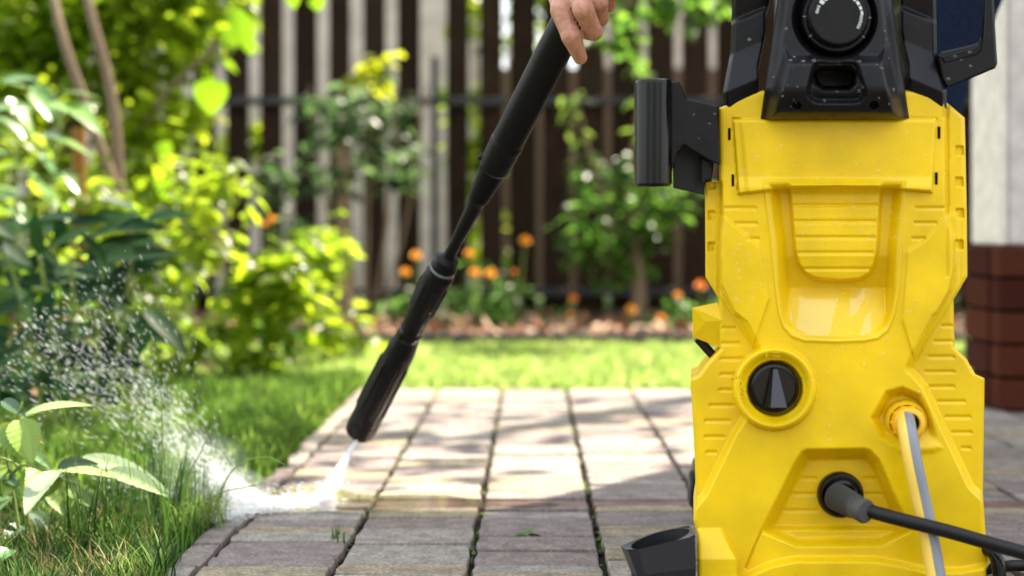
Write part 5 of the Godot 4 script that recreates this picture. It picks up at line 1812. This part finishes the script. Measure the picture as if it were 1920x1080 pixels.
# ---------------------------------------------------------------- the person
func build_person() -> void:
	var o := thing("person", "person in dark blue trousers behind the washer, holding the spray lance", "person", Vector3(0.6, 0, -2.1))
	var b := o.position
	var V := func(x: float, y: float, z: float) -> Vector3: return Vector3(x, y, -z) - b
	# hand: cells of 2.5 mm
	var h := func(u: float, v: float, z: float) -> Vector3: return at(u, v, z) - b
	var H := [
		[h.call(1092, -150, 1.49), h.call(1088, -100, 1.455), 0.024, 0.027],
		[h.call(1062, -80, 1.435), h.call(1052, -28, 1.425), 0.018, 0.0125],
		[h.call(1082, -80, 1.43), h.call(1078, -28, 1.405), 0.018, 0.0125],
		[h.call(1102, -80, 1.44), h.call(1106, -30, 1.41), 0.018, 0.012],
		[h.call(1118, -80, 1.45), h.call(1132, -36, 1.43), 0.016, 0.011],
		# index finger laid along the tube
		[h.call(1048, -30, 1.42), h.call(1053, 20, 1.397), 0.0108, 0.0094],
		[h.call(1053, 20, 1.395), h.call(1071, 68, 1.390), 0.0098, 0.0084],
		[h.call(1071, 68, 1.389), h.call(1088, 108, 1.402), 0.0086, 0.0064],
		# middle finger, bent round
		[h.call(1076, -30, 1.402), h.call(1094, 18, 1.378), 0.0100, 0.0090],
		[h.call(1094, 18, 1.377), h.call(1113, 60, 1.394), 0.0093, 0.0078],
		[h.call(1113, 60, 1.395), h.call(1098, 60, 1.43), 0.0078, 0.0070],
		# ring finger
		[h.call(1107, -30, 1.412), h.call(1122, 4, 1.394), 0.0095, 0.0085],
		[h.call(1122, 4, 1.393), h.call(1125, 34, 1.408), 0.0086, 0.0074],
		[h.call(1125, 34, 1.408), h.call(1108, 36, 1.435), 0.0074, 0.0066],
		# little finger
		[h.call(1133, -36, 1.43), h.call(1142, -10, 1.420), 0.0085, 0.0076],
		[h.call(1142, -10, 1.42), h.call(1139, 10, 1.434), 0.0076, 0.0066],
		[h.call(1139, 10, 1.434), h.call(1122, 14, 1.452), 0.0066, 0.0060],
		# thumb behind the tube
		[h.call(1052, -95, 1.46), h.call(1040, -40, 1.47), 0.014, 0.0125],
		[h.call(1040, -40, 1.47), h.call(1052, 10, 1.475), 0.0125, 0.0095]]
	var hand := flesh(H, 0.0020, 0.0022)
	# body: bones in metres
	var sl: Vector3 = V.call(0.33, 1.08, 1.80)
	var el: Vector3 = V.call(0.22, 0.83, 1.62)
	var wr: Vector3 = h.call(1092, -150, 1.49)
	var sr: Vector3 = V.call(0.34, 1.10, 2.2)
	var er: Vector3 = V.call(0.16, 0.86, 2.1)
	var wr2: Vector3 = V.call(0.13, 0.74, 1.86)
	var body := flesh([
		[V.call(0.64, 0.86, 2.0), V.call(0.64, 0.86, 2.2), 0.1, 0.1], [V.call(0.62, 0.88, 2.1), V.call(0.46, 1.08, 2.04), 0.12, 0.115], [V.call(0.46, 1.08, 2.04), V.call(0.36, 1.16, 2.0), 0.12, 0.12],
		[sl, sr, 0.055, 0.055], [V.call(0.32, 1.17, 2.0), V.call(0.22, 1.24, 1.99), 0.055, 0.05], [V.call(0.17, 1.29, 1.98), V.call(0.13, 1.24, 1.97), 0.088, 0.07],
		[sl, el, 0.046, 0.036], [el, wr, 0.036, 0.023], [sr, er, 0.046, 0.036], [er, wr2, 0.036, 0.024], [wr2, V.call(0.11, 0.68, 1.8), 0.028, 0.022]], 0.013, 0.03)
	var st := SurfaceTool.new()
	st.begin(Mesh.PRIMITIVE_TRIANGLES)
	st.append_from(hand, 0, Transform3D())
	st.append_from(body, 0, Transform3D())
	part("body", st.commit(), mats.skin, o)
	part("trousers", flesh([[V.call(0.64, 0.88, 2.0), V.call(0.64, 0.88, 2.2), 0.115, 0.115], [V.call(0.63, 0.86, 2.02), V.call(0.50, 0.48, 2.03), 0.088, 0.066], [V.call(0.50, 0.48, 2.03), V.call(0.46, 0.09, 2.05), 0.068, 0.05],
		[V.call(0.65, 0.86, 2.2), V.call(0.54, 0.48, 2.22), 0.088, 0.066], [V.call(0.54, 0.48, 2.22), V.call(0.51, 0.09, 2.24), 0.068, 0.05]], 0.013, 0.02), mats.denim, o)
	part("shirt", flesh([[V.call(0.62, 0.90, 2.1), V.call(0.46, 1.08, 2.04), 0.135, 0.13], [V.call(0.46, 1.08, 2.04), V.call(0.36, 1.16, 2.0), 0.133, 0.132], [sl, sr, 0.066, 0.066], [sl, sl.lerp(el, 0.6), 0.058, 0.052], [sr, sr.lerp(er, 0.6), 0.058, 0.052]], 0.015, 0.03), mats.shirt, o)
	part("hair", flesh([[V.call(0.19, 1.32, 1.98), V.call(0.21, 1.27, 1.98), 0.086, 0.075]], 0.013, 0.02), mats.hair, o)
	for zz in [2.05, 2.24]:
		part("shoe", flesh([[V.call(0.49, 0.045, zz), V.call(0.35, 0.03, zz), 0.044, 0.03], [V.call(0.475, 0.06, zz), V.call(0.475, 0.11, zz), 0.042, 0.042]], 0.011, 0.02), mats.shoe, o)
	part("fingernail", flesh([[h.call(1089, 104, 1.3985), h.call(1091, 109, 1.400), 0.0030, 0.0024]], 0.0012, 0.002), mats.nail, o)

# ---------------------------------------------------------------- water
func build_spray() -> void:
	var tip := at(668, 826, 1.79)
	var hit := at(606, 938, 1.82)
	hit.y = 0.003
	var g := thing("water_jet", "white fan of water shooting from the lance nozzle onto the paving", "water", tip)
	# the fan: a widening bundle of water threads round a core
	var core := begin(true)
	var dir := hit - tip
	var side := Vector3(1, 0, 0.5).normalized()
	var ring := []
	for i in 9:
		var t := i / 8.0
		var r := []
		for k in 13:
			var a := TAU * k / 12.0
			var rr := lerpf(0.0018, 0.0125, pow(t, 1.1)) * (1.0 + 0.12 * sin(a * 3.0 + i * 1.3))
			r.append(dir * t + side * cos(a) * rr + Vector3(0.4, 0.3, -0.8).normalized() * sin(a) * rr * 0.5)
		ring.append(r)
	for i in 8:
		for k in 12:
			quad(core, ring[i][k], ring[i][k + 1], ring[i + 1][k + 1], ring[i + 1][k], ring[i][k] - dir * (i / 8.0))
	part("water_core", done(core), mats.jet, g)
	var drop := SphereMesh.new()
	drop.radius = 1.0
	drop.height = 2.0
	drop.radial_segments = 6
	drop.rings = 3
	var spots := []
	var tints := []
	for i in 900:
		var t := pow(rng.randf(), 0.7)
		var p := dir * t + side * rng.randfn() * lerpf(0.0012, 0.0085, t) + Vector3(0, 0, rng.randfn() * lerpf(0.001, 0.005, t))
		var r := rng.randf_range(0.00012, 0.0003)
		spots.append(Transform3D(aim(dir + side * rng.randf_range(-0.01, 0.01), Vector3.RIGHT).scaled_local(Vector3(r, r, r * rng.randf_range(3, 9))), p))
		tints.append(Color.WHITE)
	many("water_threads", drop, mats.spray, spots, tints, g)
	# the splash thrown up to the left
	var s := thing("water_splash", "spray of white droplets bouncing off the paving up into the left plants", "water", hit)
	spots = []
	tints = []
	var root := at(440, 945, 1.80)
	for i in 6000:
		var u := pow(rng.randf(), 2.3)         # how far it has flown
		var ang := rng.randfn() * lerpf(0.10, 0.22, u)
		var far := u * 0.32
		var el := 0.80 + ang + rng.randf_range(-0.06, 0.06)      # rises steeply to the left
		var base := hit.lerp(root, rng.randf() * 1.0)
		if rng.randf() < 0.16:
			el = rng.randf_range(0.02, 0.35)
			far = u * 0.16
		var vdir := Vector3(-cos(el), sin(el), rng.randfn() * 0.13)
		var p := root.lerp(base, (1.0 - u) * 0.35) + vdir * far + Vector3(0, -0.12 * far * far, 0)
		p += Vector3(rng.randfn(), rng.randfn(), rng.randfn()) * 0.004
		if p.y < 0.001:
			p.y = rng.randf() * 0.006
		var r := rng.randf_range(0.00007, 0.00018) if rng.randf() < 0.98 else rng.randf_range(0.0003, 0.0007)
		var st := rng.randf_range(10.0, 28.0) if r < 0.00025 else rng.randf_range(1.0, 3.0)
		spots.append(Transform3D(aim(vdir + Vector3(0, -0.3 * far, 0), Vector3(0.2, 0.1, 1)).scaled_local(Vector3(r, r, r * st)), p - hit))
		tints.append(Color.WHITE)
	many("droplets", drop, mats.spray, spots, tints, s)
	spots = []
	tints = []
	for i in 2400:       # the low white burst along the ground
		var t := rng.randf()
		var p := hit.lerp(at(390, 985, 1.70), t)
		p.y = absf(rng.randfn()) * lerpf(0.002, 0.010, sin(PI * t)) + 0.001
		p += Vector3(rng.randfn() * 0.012, 0, rng.randfn() * 0.014)
		var r := rng.randf_range(0.0001, 0.0003)
		spots.append(Transform3D(aim(Vector3(-1, rng.randf_range(-0.1, 0.7), rng.randfn() * 0.3), Vector3(0.1, 0.2, 1)).scaled_local(Vector3(r, r, r * rng.randf_range(4.0, 14.0))), p - hit))
		tints.append(Color.WHITE)
	many("ground_burst", drop, mats.spray, spots, tints, s)
	for f in [[462, 950, 0.12, 0.03, 0.05, 6.0], [560, 946, 0.13, 0.018, 0.04, 5.0], [430, 925, 0.10, 0.06, 0.07, 3.0], [370, 880, 0.12, 0.09, 0.08, 1.2], [606, 930, 0.03, 0.02, 0.03, 14.0]]:
		var fog := FogVolume.new()
		fog.name = "spray_mist"
		fog.shape = RenderingServer.FOG_VOLUME_SHAPE_ELLIPSOID
		fog.size = Vector3(f[2], f[3], f[4])
		var fm := FogMaterial.new()
		fm.albedo = Color(0.97, 0.98, 1.0)
		fm.density = f[5]
		fog.material = fm
		fog.position = at(f[0], f[1], 1.80) - hit
		s.add_child(fog, true)
